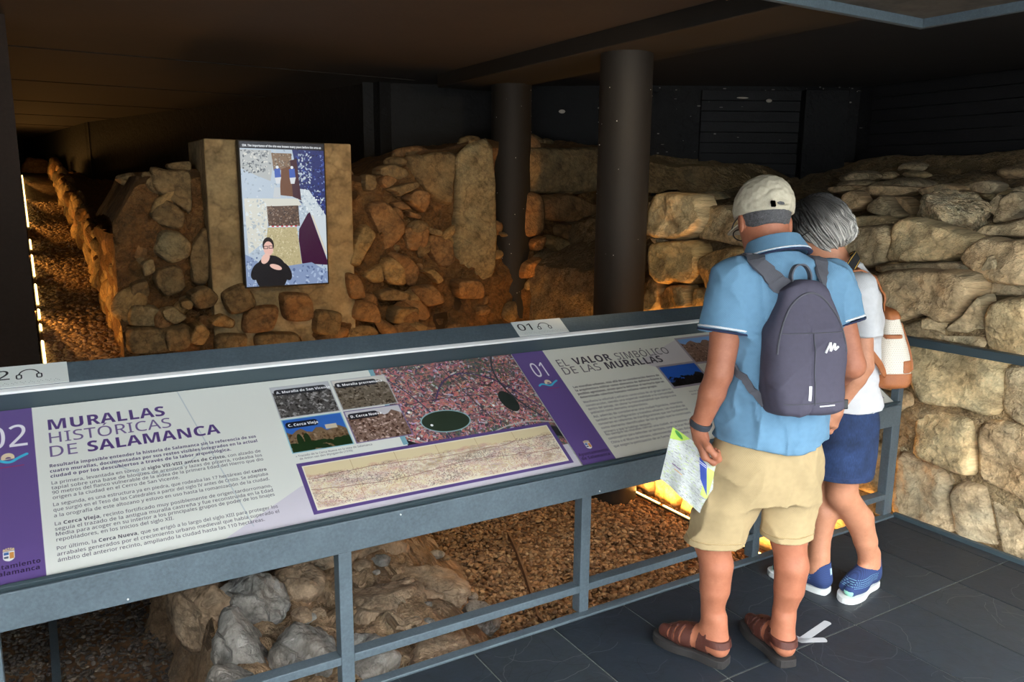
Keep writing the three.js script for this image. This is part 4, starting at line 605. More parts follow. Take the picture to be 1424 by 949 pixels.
// audio guide plates on the ledge
function plate(x, num) {
  const w = 0.258, h = 0.094, t = canvasTex(500, 200, (c, W, Hh) => {
    c.fillStyle = 'rgb(222,226,222)'; c.fillRect(0, 0, W, Hh); c.fillStyle = 'rgb(28,28,34)'; c.font = '124px sans-serif'; c.save(); c.translate(26, 128); c.scale(1.25, 1); c.fillText(num, 0, 0); c.restore();
    c.strokeStyle = 'rgb(28,28,34)'; c.lineWidth = 8; c.beginPath(); c.arc(290, 100, 54, Math.PI * 1.02, Math.PI * 1.98); c.stroke(); for (const s of [-1, 1]) { c.beginPath(); c.roundRect(290 + s * 54 - 13, 92, 26, 38, 9); c.stroke(); }
    c.fillStyle = 'rgb(120,124,124)'; for (let i = 0; i < 46; i++) if ((i * 7) % 5) c.fillRect(50 + i * 9, 158 + (i % 3) * 7, 4, 4);
  });
  const g = new THREE.BoxGeometry(w, h, 0.003); g.rotateX(TH - Math.PI / 2); const c = slope(x + w / 2, PL + 0.0165 + 0.047, 0.0797); g.translate(c.x, c.y, c.z);
  const rim = std({ color: rgb(210, 212, 210) }), m = shade(new THREE.Mesh(g, [rim, rim, rim, rim, std({ map: t, roughness: 0.45 }), rim])); m.name = numbered('audio_guide_plate'); tag(m, num === '01' ? 'pale audio guide plate reading 01 above the purple band of board 01' : 'pale audio guide plate ending in 2 above the title of board 02', 'plate'); scene.add(m);
}
plate(-3.906, '02'); plate(-1.944, '01');
// ================= upright screen on the pier =================
{
  const W = 0.625, Hh = 1.04, cx = -2.102, cy = 1.447, cz = -3.535;
  const t = thing('display_screen', 'upright video screen showing a dig and a sign-language interpreter', 'screen', [cx, cy - Hh / 2, cz]); t.rotation.y = 0.03;
  part('casing', rbox(-W / 2, 0, -0.06, W / 2, Hh, 0, 0.006), M.darkMetal, t);
  part('mount', boxGeo(-0.2, 0.3, -0.12, 0.2, 0.7, -0.06), M.darkMetal, t);
  const tex = canvasTex(620, 1030, (c, w, h) => {
    const X = (x) => x / 500 * w, Y = (y) => y / 830 * h;                          // drawn on a 500 x 830 frame
    const poly = (col, ...p) => { c.fillStyle = col; c.beginPath(); for (let i = 0; i < p.length; i += 2) c[i ? 'lineTo' : 'moveTo'](X(p[i]), Y(p[i + 1])); c.fill(); };
    const specks = (n, x0, y0, x1, y1, cols, s0, s1) => { for (let i = 0; i < n; i++) { c.fillStyle = cols[(rnd() * cols.length) | 0]; c.beginPath(); c.ellipse(X(rr(x0, x1)), Y(rr(y0, y1)), rr(s0, s1), rr(s0, s1) * 0.6, rr(0, 3), 0, 7); c.fill(); } };
    c.fillStyle = 'rgb(176,190,204)'; c.fillRect(0, 0, w, h);
    specks(500, 0, 40, 500, 830, ['rgb(196,206,214)', 'rgb(160,174,188)', 'rgb(186,196,200)', 'rgb(142,156,172)'], 3, 13);
    poly('rgb(172,176,176)', 0, 45, 180, 45, 185, 140, 170, 220, 90, 190, 0, 150); specks(110, 5, 50, 170, 180, ['rgb(120,126,130)', 'rgb(206,206,200)', 'rgb(92,98,104)'], 3, 12);
    poly('rgb(38,48,104)', 300, 10, 500, 10, 500, 420, 440, 360, 340, 300, 320, 120); specks(240, 320, 30, 500, 380, ['rgb(22,28,66)', 'rgb(52,72,150)', 'rgb(30,36,90)', 'rgb(108,128,180)'], 3, 12);
    specks(70, 340, 60, 420, 240, ['rgb(186,196,206)', 'rgb(150,164,184)'], 4, 12); poly('rgb(196,206,212)', 330, 260, 400, 270, 500, 420, 500, 640, 440, 480, 380, 380, 340, 320); specks(80, 340, 270, 490, 420, ['rgb(214,222,226)', 'rgb(160,176,190)'], 4, 12);
    poly('rgb(126,102,82)', 180, 60, 300, 60, 300, 150, 190, 160); specks(60, 185, 60, 300, 150, ['rgb(92,80,70)', 'rgb(160,150,136)'], 3, 9);
    poly('rgb(104,66,44)', 235, 150, 300, 130, 320, 310, 220, 300); poly('rgb(60,24,40)', 290, 100, 330, 90, 350, 330, 300, 310); poly('rgb(190,196,200)', 190, 255, 225, 255, 225, 315, 180, 315);
    for (const [x, y] of [[212, 150], [300, 150]]) { poly('rgb(60,90,170)', x - 18, y, x + 16, y - 4, x + 20, y + 48, x - 16, y + 52); c.fillStyle = 'rgb(214,220,228)'; c.beginPath(); c.arc(X(x), Y(y - 10), 11, 0, 7); c.fill(); poly('rgb(206,210,214)', x - 16, y + 50, x + 22, y + 46, x + 12, y + 84, x - 10, y + 84); }
    poly('rgb(206,206,196)', 10, 320, 330, 320, 350, 360, 150, 380, 130, 560, 20, 640); specks(90, 20, 330, 140, 620, ['rgb(214,220,220)', 'rgb(170,180,186)'], 4, 14);
    poly('rgb(86,66,56)', 140, 365, 330, 360, 335, 480, 145, 480); specks(200, 142, 365, 330, 478, ['rgb(58,46,44)', 'rgb(140,122,108)', 'rgb(108,84,66)'], 3, 10); for (let i = 0; i < 12; i++) { c.fillStyle = i % 2 ? 'rgb(200,40,50)' : 'rgb(240,240,240)'; c.fillRect(X(150 + i * 14), Y(478), X(14), Y(6)); }
    poly('rgb(180,168,128)', 140, 488, 315, 488, 340, 720, 100, 740); specks(260, 120, 492, 325, 720, ['rgb(196,184,146)', 'rgb(160,148,110)', 'rgb(206,196,160)'], 3, 9);
    poly('rgb(54,8,48)', 385, 410, 400, 400, 500, 690, 500, 720, 340, 705, 325, 560, 330, 500); poly('rgb(210,200,180)', 410, 420, 418, 418, 500, 650, 492, 660);
    poly('rgb(128,146,180)', 220, 720, 400, 700, 500, 760, 500, 830, 220, 830); specks(60, 220, 720, 500, 830, ['rgb(160,178,206)', 'rgb(90,108,146)'], 6, 18); poly('rgb(128,146,180)', 0, 640, 40, 660, 90, 700, 70, 830, 0, 830); specks(40, 0, 660, 70, 830, ['rgb(170,186,206)', 'rgb(96,112,146)'], 5, 14);
    c.fillStyle = 'rgb(26,30,40)'; c.fillRect(0, 0, w, Y(38)); c.fillStyle = '#eef2f6'; c.font = `bold ${w * 0.034}px sans-serif`; c.fillText('SIM. The importance of the site was known many years before the area as', X(14), Y(28), w * 0.94);
    // interpreter in the corner of the picture
    c.fillStyle = 'rgb(24,22,26)'; c.beginPath(); c.ellipse(X(150), Y(760), X(98), Y(110), 0, 0, 7); c.fill(); c.fillRect(X(72), Y(740), X(140), Y(90)); c.fillStyle = 'rgb(24,22,26)'; c.beginPath(); c.ellipse(X(66), Y(740), X(32), Y(56), 0.5, 0, 7); c.ellipse(X(240), Y(750), X(28), Y(56), -0.4, 0, 7); c.fill();
    c.fillStyle = 'rgb(34,26,26)'; c.beginPath(); c.ellipse(X(138), Y(590), X(34), Y(46), 0, 0, 7); c.fill(); c.fillStyle = 'rgb(224,180,168)'; c.beginPath(); c.ellipse(X(138), Y(610), X(29), Y(42), 0, 0, 7); c.fill(); c.strokeStyle = 'rgb(40,34,38)'; c.lineWidth = 4; c.strokeRect(X(112), Y(596), X(22), Y(14)); c.strokeRect(X(142), Y(594), X(22), Y(14));
    c.fillStyle = 'rgb(226,186,172)'; c.beginPath(); c.ellipse(X(118), Y(668), X(22), Y(34), 0.6, 0, 7); c.ellipse(X(178), Y(720), X(38), Y(15), 0.35, 0, 7); c.fill();
  });
  const sc = new THREE.PlaneGeometry(W - 0.022, Hh - 0.022); sc.translate(0, Hh / 2, 0.0015);
  part('screen', sc, std({ color: 0x050505, roughness: 0.25, emissive: 0xffffff, emissiveMap: tex, emissiveIntensity: 1.05 }), t, 'lit picture of a dig');
  const l = new THREE.RectAreaLight(new THREE.Color().setRGB(0.75, 0.85, 1), 0.5, W - 0.03, Hh - 0.03); l.position.set(cx, cy, cz + 0.01); l.rotation.y = Math.PI; l.name = 'screen_light'; scene.add(l);
}
// ================= warm ceiling spots over the dig, above the frame =================
for (const [x, z, tx, tz, l, ty, cd, cone] of [[-2.5, -0.6, -2.0, -3.8, 'small black ceiling spotlight aimed at the screen pier', 1.1, 4.8, 0.62], [-1.0, -0.35, -0.3, -3.8, 'small black ceiling spotlight aimed between the two columns', 1.1, 4.8, 0.62], [-1.75, -0.62, -1.3, -1.75, 'unseen small black ceiling spotlight added to brighten the tan gravel', -0.55, 11, 0.46]]) {  // the downward spot is an added lamp that brightens the gravel
  const s = thing('ceiling_spotlight', l, 'spotlight', [x, 2.64, z]), dir = V(tx - x, ty - 2.52, tz - z).normalize(), q = new THREE.Quaternion().setFromUnitVectors(V(0, -1, 0), dir);
  part('bracket', new THREE.CylinderGeometry(0.01, 0.01, 0.09, 10).translate(0, -0.045, 0), M.darkMetal, s);
  const hs = new THREE.CylinderGeometry(0.03, 0.035, 0.1, 20, 1, true); hs.applyQuaternion(q); hs.translate(0, -0.12, 0); part('housing', hs, M.darkMetal, s);
  const ln = new THREE.CylinderGeometry(0.028, 0.028, 0.006, 20); ln.translate(0, -0.03, 0); ln.applyQuaternion(q); ln.translate(0, -0.12, 0); part('lamp_lens', ln, std({ color: rgb(255, 230, 190), emissive: new THREE.Color().setRGB(1, 0.7, 0.36), emissiveIntensity: 3 }), s);
  const L = new THREE.SpotLight(new THREE.Color().setRGB(1, 0.72, 0.4), cd, 0, cone, 0.9, 2); L.position.set(x, 2.52, z).addScaledVector(dir, 0.07); L.target.position.copy(L.position).add(dir); L.castShadow = true; L.shadow.radius = 1.5; scene.add(L, L.target); L.name = 'spot_light';
}
// ================= people: distance fields meshed into smooth skins =================
function meshField(f, lo, hi, cell, every = false) {
  const nx = Math.ceil((hi[0] - lo[0]) / cell) + 1, ny = Math.ceil((hi[1] - lo[1]) / cell) + 1, nz = Math.ceil((hi[2] - lo[2]) / cell) + 1;
  const val = new Float32Array(nx * ny * nz), at = (i, j, k) => i + nx * (j + ny * k);
  const S = 5, far = cell * S * 0.87 * 1.5;                        // blocks that lie far from the surface are filled with one value
  for (let K = 0; K < nz; K += S) for (let J = 0; J < ny; J += S) for (let I = 0; I < nx; I += S) {
    const mid = every ? 0 : f(lo[0] + (I + S / 2 - 0.5) * cell, lo[1] + (J + S / 2 - 0.5) * cell, lo[2] + (K + S / 2 - 0.5) * cell), skip = Math.abs(mid) > far;
    for (let k = K; k < Math.min(nz, K + S); k++) for (let j = J; j < Math.min(ny, J + S); j++) for (let i = I; i < Math.min(nx, I + S); i++) val[at(i, j, k)] = skip ? mid : f(lo[0] + i * cell, lo[1] + j * cell, lo[2] + k * cell);
  }
  const vid = new Int32Array(nx * ny * nz).fill(-1), pos = [], idx = [];
  const E = [[0, 1], [2, 3], [4, 5], [6, 7], [0, 2], [1, 3], [4, 6], [5, 7], [0, 4], [1, 5], [2, 6], [3, 7]];
  const c = new Float32Array(8);
  for (let k = 0; k < nz - 1; k++) for (let j = 0; j < ny - 1; j++) for (let i = 0; i < nx - 1; i++) {
    let m = 0; for (let q = 0; q < 8; q++) { c[q] = val[at(i + (q & 1), j + ((q >> 1) & 1), k + (q >> 2))]; if (c[q] < 0) m |= 1 << q; }
    if (m === 0 || m === 255) continue;
    let x = 0, y = 0, z = 0, n = 0;
    for (const [a, b] of E) if ((c[a] < 0) !== (c[b] < 0)) { const t = c[a] / (c[a] - c[b]); x += lerp(a & 1, b & 1, t); y += lerp((a >> 1) & 1, (b >> 1) & 1, t); z += lerp(a >> 2, b >> 2, t); n++; }
    vid[at(i, j, k)] = pos.length / 3; pos.push(lo[0] + (i + x / n) * cell, lo[1] + (j + y / n) * cell, lo[2] + (k + z / n) * cell);
  }
  const quad = (a, b, c2, d, flip) => { if (a < 0 || b < 0 || c2 < 0 || d < 0) return; flip ? idx.push(a, c2, b, a, d, c2) : idx.push(a, b, c2, a, c2, d); };
  for (let k = 1; k < nz - 1; k++) for (let j = 1; j < ny - 1; j++) for (let i = 1; i < nx - 1; i++) {
    const s = val[at(i, j, k)] < 0;
    if (s !== (val[at(i + 1, j, k)] < 0)) quad(vid[at(i, j - 1, k - 1)], vid[at(i, j, k - 1)], vid[at(i, j, k)], vid[at(i, j - 1, k)], !s);
    if (s !== (val[at(i, j + 1, k)] < 0)) quad(vid[at(i - 1, j, k - 1)], vid[at(i - 1, j, k)], vid[at(i, j, k)], vid[at(i, j, k - 1)], !s);
    if (s !== (val[at(i, j, k + 1)] < 0)) quad(vid[at(i - 1, j - 1, k)], vid[at(i, j - 1, k)], vid[at(i, j, k)], vid[at(i - 1, j, k)], !s);
  }
  const nor = new Float32Array(pos.length), h = cell * 0.5;
  for (let i = 0; i < pos.length; i += 3) { const [x, y, z] = [pos[i], pos[i + 1], pos[i + 2]]; let a = f(x + h, y, z) - f(x - h, y, z), b = f(x, y + h, z) - f(x, y - h, z), d = f(x, y, z + h) - f(x, y, z - h); const l = Math.hypot(a, b, d) || 1; nor[i] = a / l; nor[i + 1] = b / l; nor[i + 2] = d / l; }
  const g = new THREE.BufferGeometry(); g.setAttribute('position', new THREE.Float32BufferAttribute(pos, 3)); g.setAttribute('normal', new THREE.BufferAttribute(nor, 3)); g.setIndex(idx); return boxUV(g);
}
const smin = (a, b, k) => { const h = clamp(0.5 + 0.5 * (b - a) / k, 0, 1); return lerp(b, a, h) - k * h * (1 - h); };
const smax = (a, b, k) => -smin(-a, -b, k);
function limb(a, b, ra, rb) { // tapered capsule
  const dx = b[0] - a[0], dy = b[1] - a[1], dz = b[2] - a[2], L2 = dx * dx + dy * dy + dz * dz;
  return (x, y, z) => { const t = clamp(((x - a[0]) * dx + (y - a[1]) * dy + (z - a[2]) * dz) / L2, 0, 1); return Math.hypot(x - a[0] - dx * t, y - a[1] - dy * t, z - a[2] - dz * t) - lerp(ra, rb, t); };
}
function chain(list, kk = 0.012) { const s = []; for (let i = 0; i + 1 < list.length; i++) s.push(limb(list[i], list[i + 1], list[i][3], list[i + 1][3])); return (x, y, z) => { let d = 9; for (const f of s) d = smin(d, f(x, y, z), kk); return d; }; }
// stack of ellipses along y: rows [y, cx, cz, half width along r, half depth along f]
function loft(rows, r) {
  const n = rows.length;
  return (x, y, z) => {
    const yy = clamp(y, rows[0][0], rows[n - 1][0]); let i = 0; while (i < n - 2 && yy > rows[i + 1][0]) i++;
    const A = rows[i], B = rows[i + 1]; let t = (yy - A[0]) / (B[0] - A[0]); t = t * t * (3 - 2 * t) * 0.5 + t * 0.5;
    const px = x - lerp(A[1], B[1], t), pz = z - lerp(A[2], B[2], t), a = lerp(A[3], B[3], t), b = lerp(A[4], B[4], t);
    const u = (px * r[0] + pz * r[1]) / a, w = (-px * r[1] + pz * r[0]) / b, q = Math.pow(Math.pow(Math.abs(u), 2.3) + Math.pow(Math.abs(w), 2.3), 1 / 2.3);
    const d = (q - 1) * Math.min(a, b), v = Math.abs(y - yy); return v > 0 ? Math.hypot(Math.max(d, 0), v) + Math.min(d, 0) * 0 : d;
  };
}
const ellip = (c, r, ax) => (x, y, z) => { // axes ax = [X, Y, Z] unit vectors
  const p = [x - c[0], y - c[1], z - c[2]]; const q = ax.map((v, i) => (p[0] * v[0] + p[1] * v[1] + p[2] * v[2]) / r[i]); const l = Math.hypot(...q); return (l - 1) * Math.min(...r);
};
const plane = (p, n) => (x, y, z) => (x - p[0]) * n[0] + (y - p[1]) * n[1] + (z - p[2]) * n[2];
const add = (a, b, k = 1) => [a[0] + b[0] * k, a[1] + b[1] * k, a[2] + b[2] * k];
const nrm = (a) => { const l = Math.hypot(...a); return a.map(v => v / l); };
const crs = (a, b) => [a[1] * b[2] - a[2] * b[1], a[2] * b[0] - a[0] * b[2], a[0] * b[1] - a[1] * b[0]];
const mix3 = (a, b, t) => [lerp(a[0], b[0], t), lerp(a[1], b[1], t), lerp(a[2], b[2], t)];
// hand: wrist, direction of the fingers, palm normal, thumb side; curl per joint (radians)
function handField(wr, d, pn, size, curl, thumbCurl = 0.5) {
  d = nrm(d); const s = nrm(crs(d, pn)); pn = nrm(crs(s, d)); const S = size / 0.19, parts = [];
  const P = (a, b, c) => add(add(add(wr, d, a * S), s, b * S), pn, c * S);
  parts.push(limb(P(-0.03, 0, 0), P(0.03, 0, 0), 0.027 * S, 0.028 * S)); for (const b of [-0.026, -0.009, 0.009, 0.026]) parts.push(limb(P(0.015, b * 0.6, 0), P(0.082, b, 0), 0.015 * S, 0.0135 * S));
  const palm = (x, y, z) => { let k = 9; for (const f of parts) k = smin(k, f(x, y, z), 0.014); return k; };
  const fingers = [[0.028, 0.072, 0.0088], [0.0095, 0.08, 0.009], [-0.0095, 0.074, 0.0086], [-0.027, 0.058, 0.0077]].map(([b, len, r], i) => { let p = P(0.085, b, 0), a = 0; const list = [[...P(0.06, b, 0), r * S * 1.15], [...p, r * S * 1.1]]; for (let j = 0; j < 3; j++) { a += curl[j] + i * 0.06; const L = len * [0.46, 0.3, 0.24][j] * S; p = add(add(p, d, Math.cos(a) * L), pn, Math.sin(a) * L); list.push([...p, r * S * (1 - 0.09 * j)]); } return chain(list); });
  const th = []; { let p = P(0.02, 0.024, 0.004); th.push([...p, 0.014 * S]); p = add(add(p, s, 0.024 * S), d, 0.03 * S); p = add(p, pn, 0.012 * S); th.push([...p, 0.0115 * S]); p = add(add(p, d, 0.03 * S), s, (0.012 - 0.02 * thumbCurl) * S); p = add(p, pn, 0.016 * thumbCurl * S); th.push([...p, 0.0098 * S]); p = add(add(p, d, 0.022 * S), s, -0.012 * thumbCurl * S); p = add(p, pn, 0.01 * thumbCurl * S); th.push([...p, 0.0085 * S]); }
  const thumb = chain(th);
  return (x, y, z) => { let k = palm(x, y, z); for (const f of fingers) k = smin(k, f(x, y, z), 0.004); return smin(k, thumb(x, y, z), 0.006); };
}
// head: centre, forward, up; radius scale
function headField(c, f, up, k = 1) {
  f = nrm(f); const r = nrm(crs(f, up)), u = nrm(crs(r, f)), ax = [r, u, f]; const P = (a, b, d) => add(add(add(c, r, a * k), u, b * k), f, d * k);
  const skull = ellip(P(0, 0.03, -0.012), [0.076 * k, 0.09 * k, 0.098 * k], ax), face = ellip(P(0, -0.03, 0.03), [0.06 * k, 0.088 * k, 0.066 * k], ax), jaw = ellip(P(0, -0.082, 0.05), [0.042 * k, 0.033 * k, 0.04 * k], ax);
  const nose = limb(P(0, 0.012, 0.09), P(0, -0.026, 0.113), 0.009 * k, 0.0135 * k), brow = limb(P(-0.035, 0.026, 0.082), P(0.035, 0.026, 0.082), 0.012 * k, 0.012 * k), lipU = limb(P(-0.018, -0.056, 0.09), P(0.018, -0.056, 0.09), 0.007 * k, 0.007 * k), lipL = limb(P(-0.015, -0.067, 0.088), P(0.015, -0.067, 0.088), 0.0075 * k, 0.0075 * k);
  const eyes = [-1, 1].map(s => ellip(P(s * 0.03, 0.006, 0.086), [0.014 * k, 0.009 * k, 0.011 * k], ax)), ears = [-1, 1].map(s => { const o = ellip(P(s * 0.08, -0.012, -0.008), [0.009 * k, 0.032 * k, 0.019 * k], ax), i = ellip(P(s * 0.09, -0.01, -0.002), [0.007 * k, 0.018 * k, 0.01 * k], ax); return (x, y, z) => smax(o(x, y, z), -i(x, y, z), 0.004); });
  const fn = (x, y, z) => { let d = smin(skull(x, y, z), face(x, y, z), 0.04 * k); d = smin(d, jaw(x, y, z), 0.03 * k); d = smin(d, brow(x, y, z), 0.012); d = smax(d, -eyes[0](x, y, z), 0.008); d = smax(d, -eyes[1](x, y, z), 0.008); d = smin(d, nose(x, y, z), 0.01); d = smin(d, lipU(x, y, z), 0.006); d = smin(d, lipL(x, y, z), 0.006); d = smin(d, ears[0](x, y, z), 0.006); return smin(d, ears[1](x, y, z), 0.006); };
  return { fn, P, r, u, f, ax };
}
// foot standing on y = y0: heel point, direction (x, z), length
function footFrame(hx, hz, dx, dz) { const l = Math.hypot(dx, dz); dx /= l; dz /= l; return { to: (x, z) => [(x - hx) * dx + (z - hz) * dz, (x - hx) * -dz + (z - hz) * dx], from: (a, s, y) => V(hx + dx * a - dz * s, y, hz + dz * a + dx * s), dx, dz }; }
function footField(F, y0, L, ank) {
  const f1 = limb([0.03, 0.036, 0], [L * 0.66, 0.03, 0.004], 0.034, 0.036), f2 = limb([L * 0.62, 0.026, -0.012], [L - 0.024, 0.02, -0.01], 0.03, 0.02), f3 = limb([L * 0.62, 0.024, 0.016], [L - 0.045, 0.018, 0.026], 0.028, 0.018), a = ank, ins = limb([0.055, a, 0], [L * 0.5, 0.044, 0], 0.036, 0.03), hl = limb([0.042, a + 0.06, 0], [0.028, 0.034, 0], 0.036, 0.033);
  return (x, y, z) => { const [p, s] = F.to(x, z), h = y - y0; let d = f1(p, h, s); d = smin(d, f2(p, h, s), 0.02); d = smin(d, f3(p, h, s), 0.02); d = smin(d, ins(p, h, s), 0.03); d = smin(d, hl(p, h, s), 0.02); return Math.max(d, -h); };
}
function soleGeo(F, L, w, y0, y1, grow = 0) { // rounded shoe sole, outline in foot axes
  const o = [[0, -0.55], [-0.012, 0], [0, 0.55], [0.12, 0.72], [0.38, 0.62], [0.66, 0.95], [0.86, 0.8], [0.98, 0.3], [1.0, -0.2], [0.92, -0.75], [0.66, -1], [0.38, -0.72], [0.12, -0.75]].map(([a, s]) => V(a * L + (a > 0.5 ? grow : -grow), s * w / 2, 0));
  const c = new THREE.CatmullRomCurve3(o, true, 'centripetal').getSpacedPoints(48).slice(0, 48), sh = new THREE.Shape(c.map(p => new THREE.Vector2(p.x, p.y)));
  const g = new THREE.ExtrudeGeometry(sh, { depth: y1 - y0 - 0.006, bevelEnabled: true, bevelThickness: 0.003, bevelSize: 0.003, bevelSegments: 2 }); g.translate(0, 0, 0.003);
  const p = g.attributes.position; for (let i = 0; i < p.count; i++) { const q = F.from(p.getX(i), p.getY(i), y0 + p.getZ(i)); p.setXYZ(i, q.x, q.y, q.z); } g.computeVertexNormals(); return boxUV(g);
}
const skinTex = texFromFn(256, 256, (u, v) => { const a = tfbm(u, v, 10, 4, 3), b = tfbm(u, v, 50, 2, 6); return [238 + 22 * a + 14 * b, 226 + 30 * a + 18 * b, 220 + 34 * a + 20 * b]; });
const weave = texFromFn(128, 128, (u, v) => { const k = 222 + 22 * Math.sin(u * 128 * Math.PI / 2) * Math.sin(v * 128 * Math.PI / 2) + 14 * tfbm(u, v, 8, 2, 5); return [k, k, k]; });
// soft creases of worn cloth, as relief of the surface itself
const fold = (x, y, z, s, fx, fy) => { const r = 1 - Math.min(1, 2.4 * Math.abs(n3(x * fx + s, y * fy + 0.6 * n3(x * 5, y * 5, z * 5 + s), z * fx))); return r * r; };
const cloth = (r, g, b, o = {}) => phys({ color: rgb(r, g, b), map: rep(weave, 6), roughness: 0.92, sheen: 0.2, sheenRoughness: 0.7, ...o });
{
  // ---------- man in the blue polo shirt ----------
  const F2 = [0.342, -0.94], R2 = [0.94, 0.342], f = [0.342, 0, -0.94], r = [0.94, 0, 0.342];
  const man = thing('person', 'person in light blue polo shirt, beige shorts and cap holding a folded map', 'person', [-1.65, 0, 0.52]);
  const off = [-1.65, 0, 0.52], put = (name, g, m, label) => part(name, g.translate(-off[0], -off[1], -off[2]), m, man, label);
  const skin = phys({ color: rgb(178, 118, 90), map: rep(skinTex, 3), roughness: 0.55, sheen: 0.1 });
  const shL = [-1.782, 1.362, 0.505], shR = [-1.448, 1.352, 0.61], elL = [-1.844, 1.062, 0.522], wrL = [-1.858, 0.868, 0.462], elR = [-1.405, 1.075, 0.69], wrR = [-1.315, 0.95, 0.50];
  const anL = [-1.772, 0.09, 0.478], anR = [-1.54, 0.09, 0.598], knL = [-1.79, 0.46, 0.482], knR = [-1.558, 0.475, 0.612], hipL = [-1.712, 0.79, 0.52], hipR = [-1.535, 0.79, 0.58];
  const FL = footFrame(-1.752, 0.545, -0.3, -0.95), FR = footFrame(-1.565, 0.66, 0.3, -0.95), SO = 0.03;
  const legs = [
    chain([[...hipL, 0.085], [...knL, 0.06]]), chain([[...hipR, 0.085], [...knR, 0.06]]),
    chain([[...knL, 0.056], [-1.777, 0.37, 0.497, 0.058], [-1.776, 0.28, 0.496, 0.052], [-1.774, 0.19, 0.487, 0.038], [-1.772, 0.14, 0.481, 0.034], [...anL, 0.034]], 0.006), chain([[...knR, 0.055], [-1.553, 0.37, 0.632, 0.058], [-1.549, 0.28, 0.626, 0.052], [-1.544, 0.19, 0.608, 0.038], [-1.541, 0.14, 0.6, 0.034], [...anR, 0.034]], 0.006),
    footField(FL, SO, 0.262, 0.075), footField(FR, SO, 0.262, 0.075)];
  const arms = [chain([[...shL, 0.055], [...mix3(shL, elL, 0.55), 0.05], [...elL, 0.043], [...mix3(elL, wrL, 0.35), 0.043], [...wrL, 0.029]]), chain([[...shR, 0.055], [...elR, 0.044], [...mix3(elR, wrR, 0.35), 0.043], [...wrR, 0.029]])];
  const torsoIn = loft([[0.82, -1.62, 0.55, 0.15, 0.1], [1.1, -1.615, 0.553, 0.14, 0.1], [1.3, -1.616, 0.552, 0.165, 0.1], [1.4, -1.622, 0.545, 0.12, 0.08]], R2);
  const H = headField([-1.606, 1.546, 0.452], [0.42, -0.45, -0.85], [0, 1, 0], 1.03);
  const neck = limb([-1.626, 1.40, 0.54], [-1.613, 1.53, 0.475], 0.066, 0.058);
  const body = (x, y, z) => { let d = torsoIn(x, y, z); for (const a of arms) d = smin(d, a(x, y, z), 0.02); d = smin(d, neck(x, y, z), 0.03); for (const a of legs) d = smin(d, a(x, y, z), y < 0.2 ? 0.025 : 0.03); return d; };
  const head = (x, y, z) => smin(H.fn(x, y, z), neck(x, y, z), 0.03);
  const hl = handField(add(wrL, [0.0, -0.012, 0.0]), [0.12, -0.95, 0.22], [0.72, 0.0, 0.62], 0.19, [0.8, 1.25, 1.0], 1.0), hr = handField(wrR, [0.35, -0.35, -0.85], [-0.8, -0.3, -0.3], 0.185, [0.3, 0.4, 0.3]);
  const hb = (w) => [[w[0] - 0.12, w[1] - 0.2, w[2] - 0.12], [w[0] + 0.14, w[1] + 0.06, w[2] + 0.14]];
  const gs = [meshField(body, [-2.0, 0.0, 0.2], [-1.2, 1.5, 0.8], 0.0105), meshField(head, [-1.78, 1.42, 0.28], [-1.44, 1.74, 0.62], 0.0045), meshField(hl, ...hb(wrL), 0.0032), meshField(hr, [wrR[0] - 0.1, wrR[1] - 0.16, wrR[2] - 0.24], [wrR[0] + 0.16, wrR[1] + 0.08, wrR[2] + 0.08], 0.0045)];
  put('body', merge(gs), skin);
  // polo shirt with wrinkles
  const tor = loft([[0.79, -1.622, 0.545, 0.198, 0.148], [0.9, -1.615, 0.55, 0.184, 0.14], [1.08, -1.612, 0.555, 0.176, 0.135], [1.26, -1.614, 0.552, 0.19, 0.13], [1.36, -1.618, 0.548, 0.178, 0.108], [1.42, -1.624, 0.54, 0.118, 0.088], [1.455, -1.627, 0.533, 0.072, 0.072]], R2);
  const slv = (a, b, t) => { const e = mix3(a, b, t), n = nrm([b[0] - a[0], b[1] - a[1], b[2] - a[2]]), c = limb(a, b, 0.078, 0.086), p = plane(e, n); return (x, y, z) => smax(c(x, y, z), p(x, y, z), 0.006); };
  const sL = slv(shL, elL, 0.56), sR = slv(shR, elR, 0.5);
  const wr = (x, y, z) => 0.009 * (0.35 - fold(x, y, z, 3.1, 7, 4.2)) + 0.005 * (0.3 - fold(x, y, z, 8.4, 13, 7)) + 0.011 * fbm(x * 7, y * 4.5, z * 7, 3) + 0.009 * Math.sin(y * 34 + x * 30 + 5 * n3(x * 6, y * 6, z * 6)) * sstep(1.22, 0.9, y) * 0.6;
  const shirt = (x, y, z) => { let d = smin(tor(x, y, z), sL(x, y, z), 0.045); d = smin(d, sR(x, y, z), 0.045); return smax(d + wr(x, y, z), 0.812 + 0.012 * Math.sin(x * 20) - y, 0.004); };
  const blue = cloth(114, 158, 190);
  const sh = put('polo_shirt', meshField(shirt, [-2.0, 0.78, 0.3], [-1.22, 1.5, 0.84], 0.008), blue, 'light blue polo shirt');
  const subp = (par) => (name, g, m, label) => part(name, g.translate(-off[0], -off[1], -off[2]), m, par, label);
  const ringBand = (field, p, n, t, grow, lo, hi, cell) => meshField((x, y, z) => { const h = (x - p[0]) * n[0] + (y - p[1]) * n[1] + (z - p[2]) * n[2]; return Math.max(field(x, y, z) - grow, Math.abs(h) - t); }, lo, hi, cell);
  const nl = nrm([elL[0] - shL[0], elL[1] - shL[1], elL[2] - shL[2]]), nr2 = nrm([elR[0] - shR[0], elR[1] - shR[1], elR[2] - shR[2]]);
  const capL = limb(shL, elL, 0.078, 0.086), capR = limb(shR, elR, 0.078, 0.086), wrap = (c) => (x, y, z) => c(x, y, z) + wr(x, y, z);
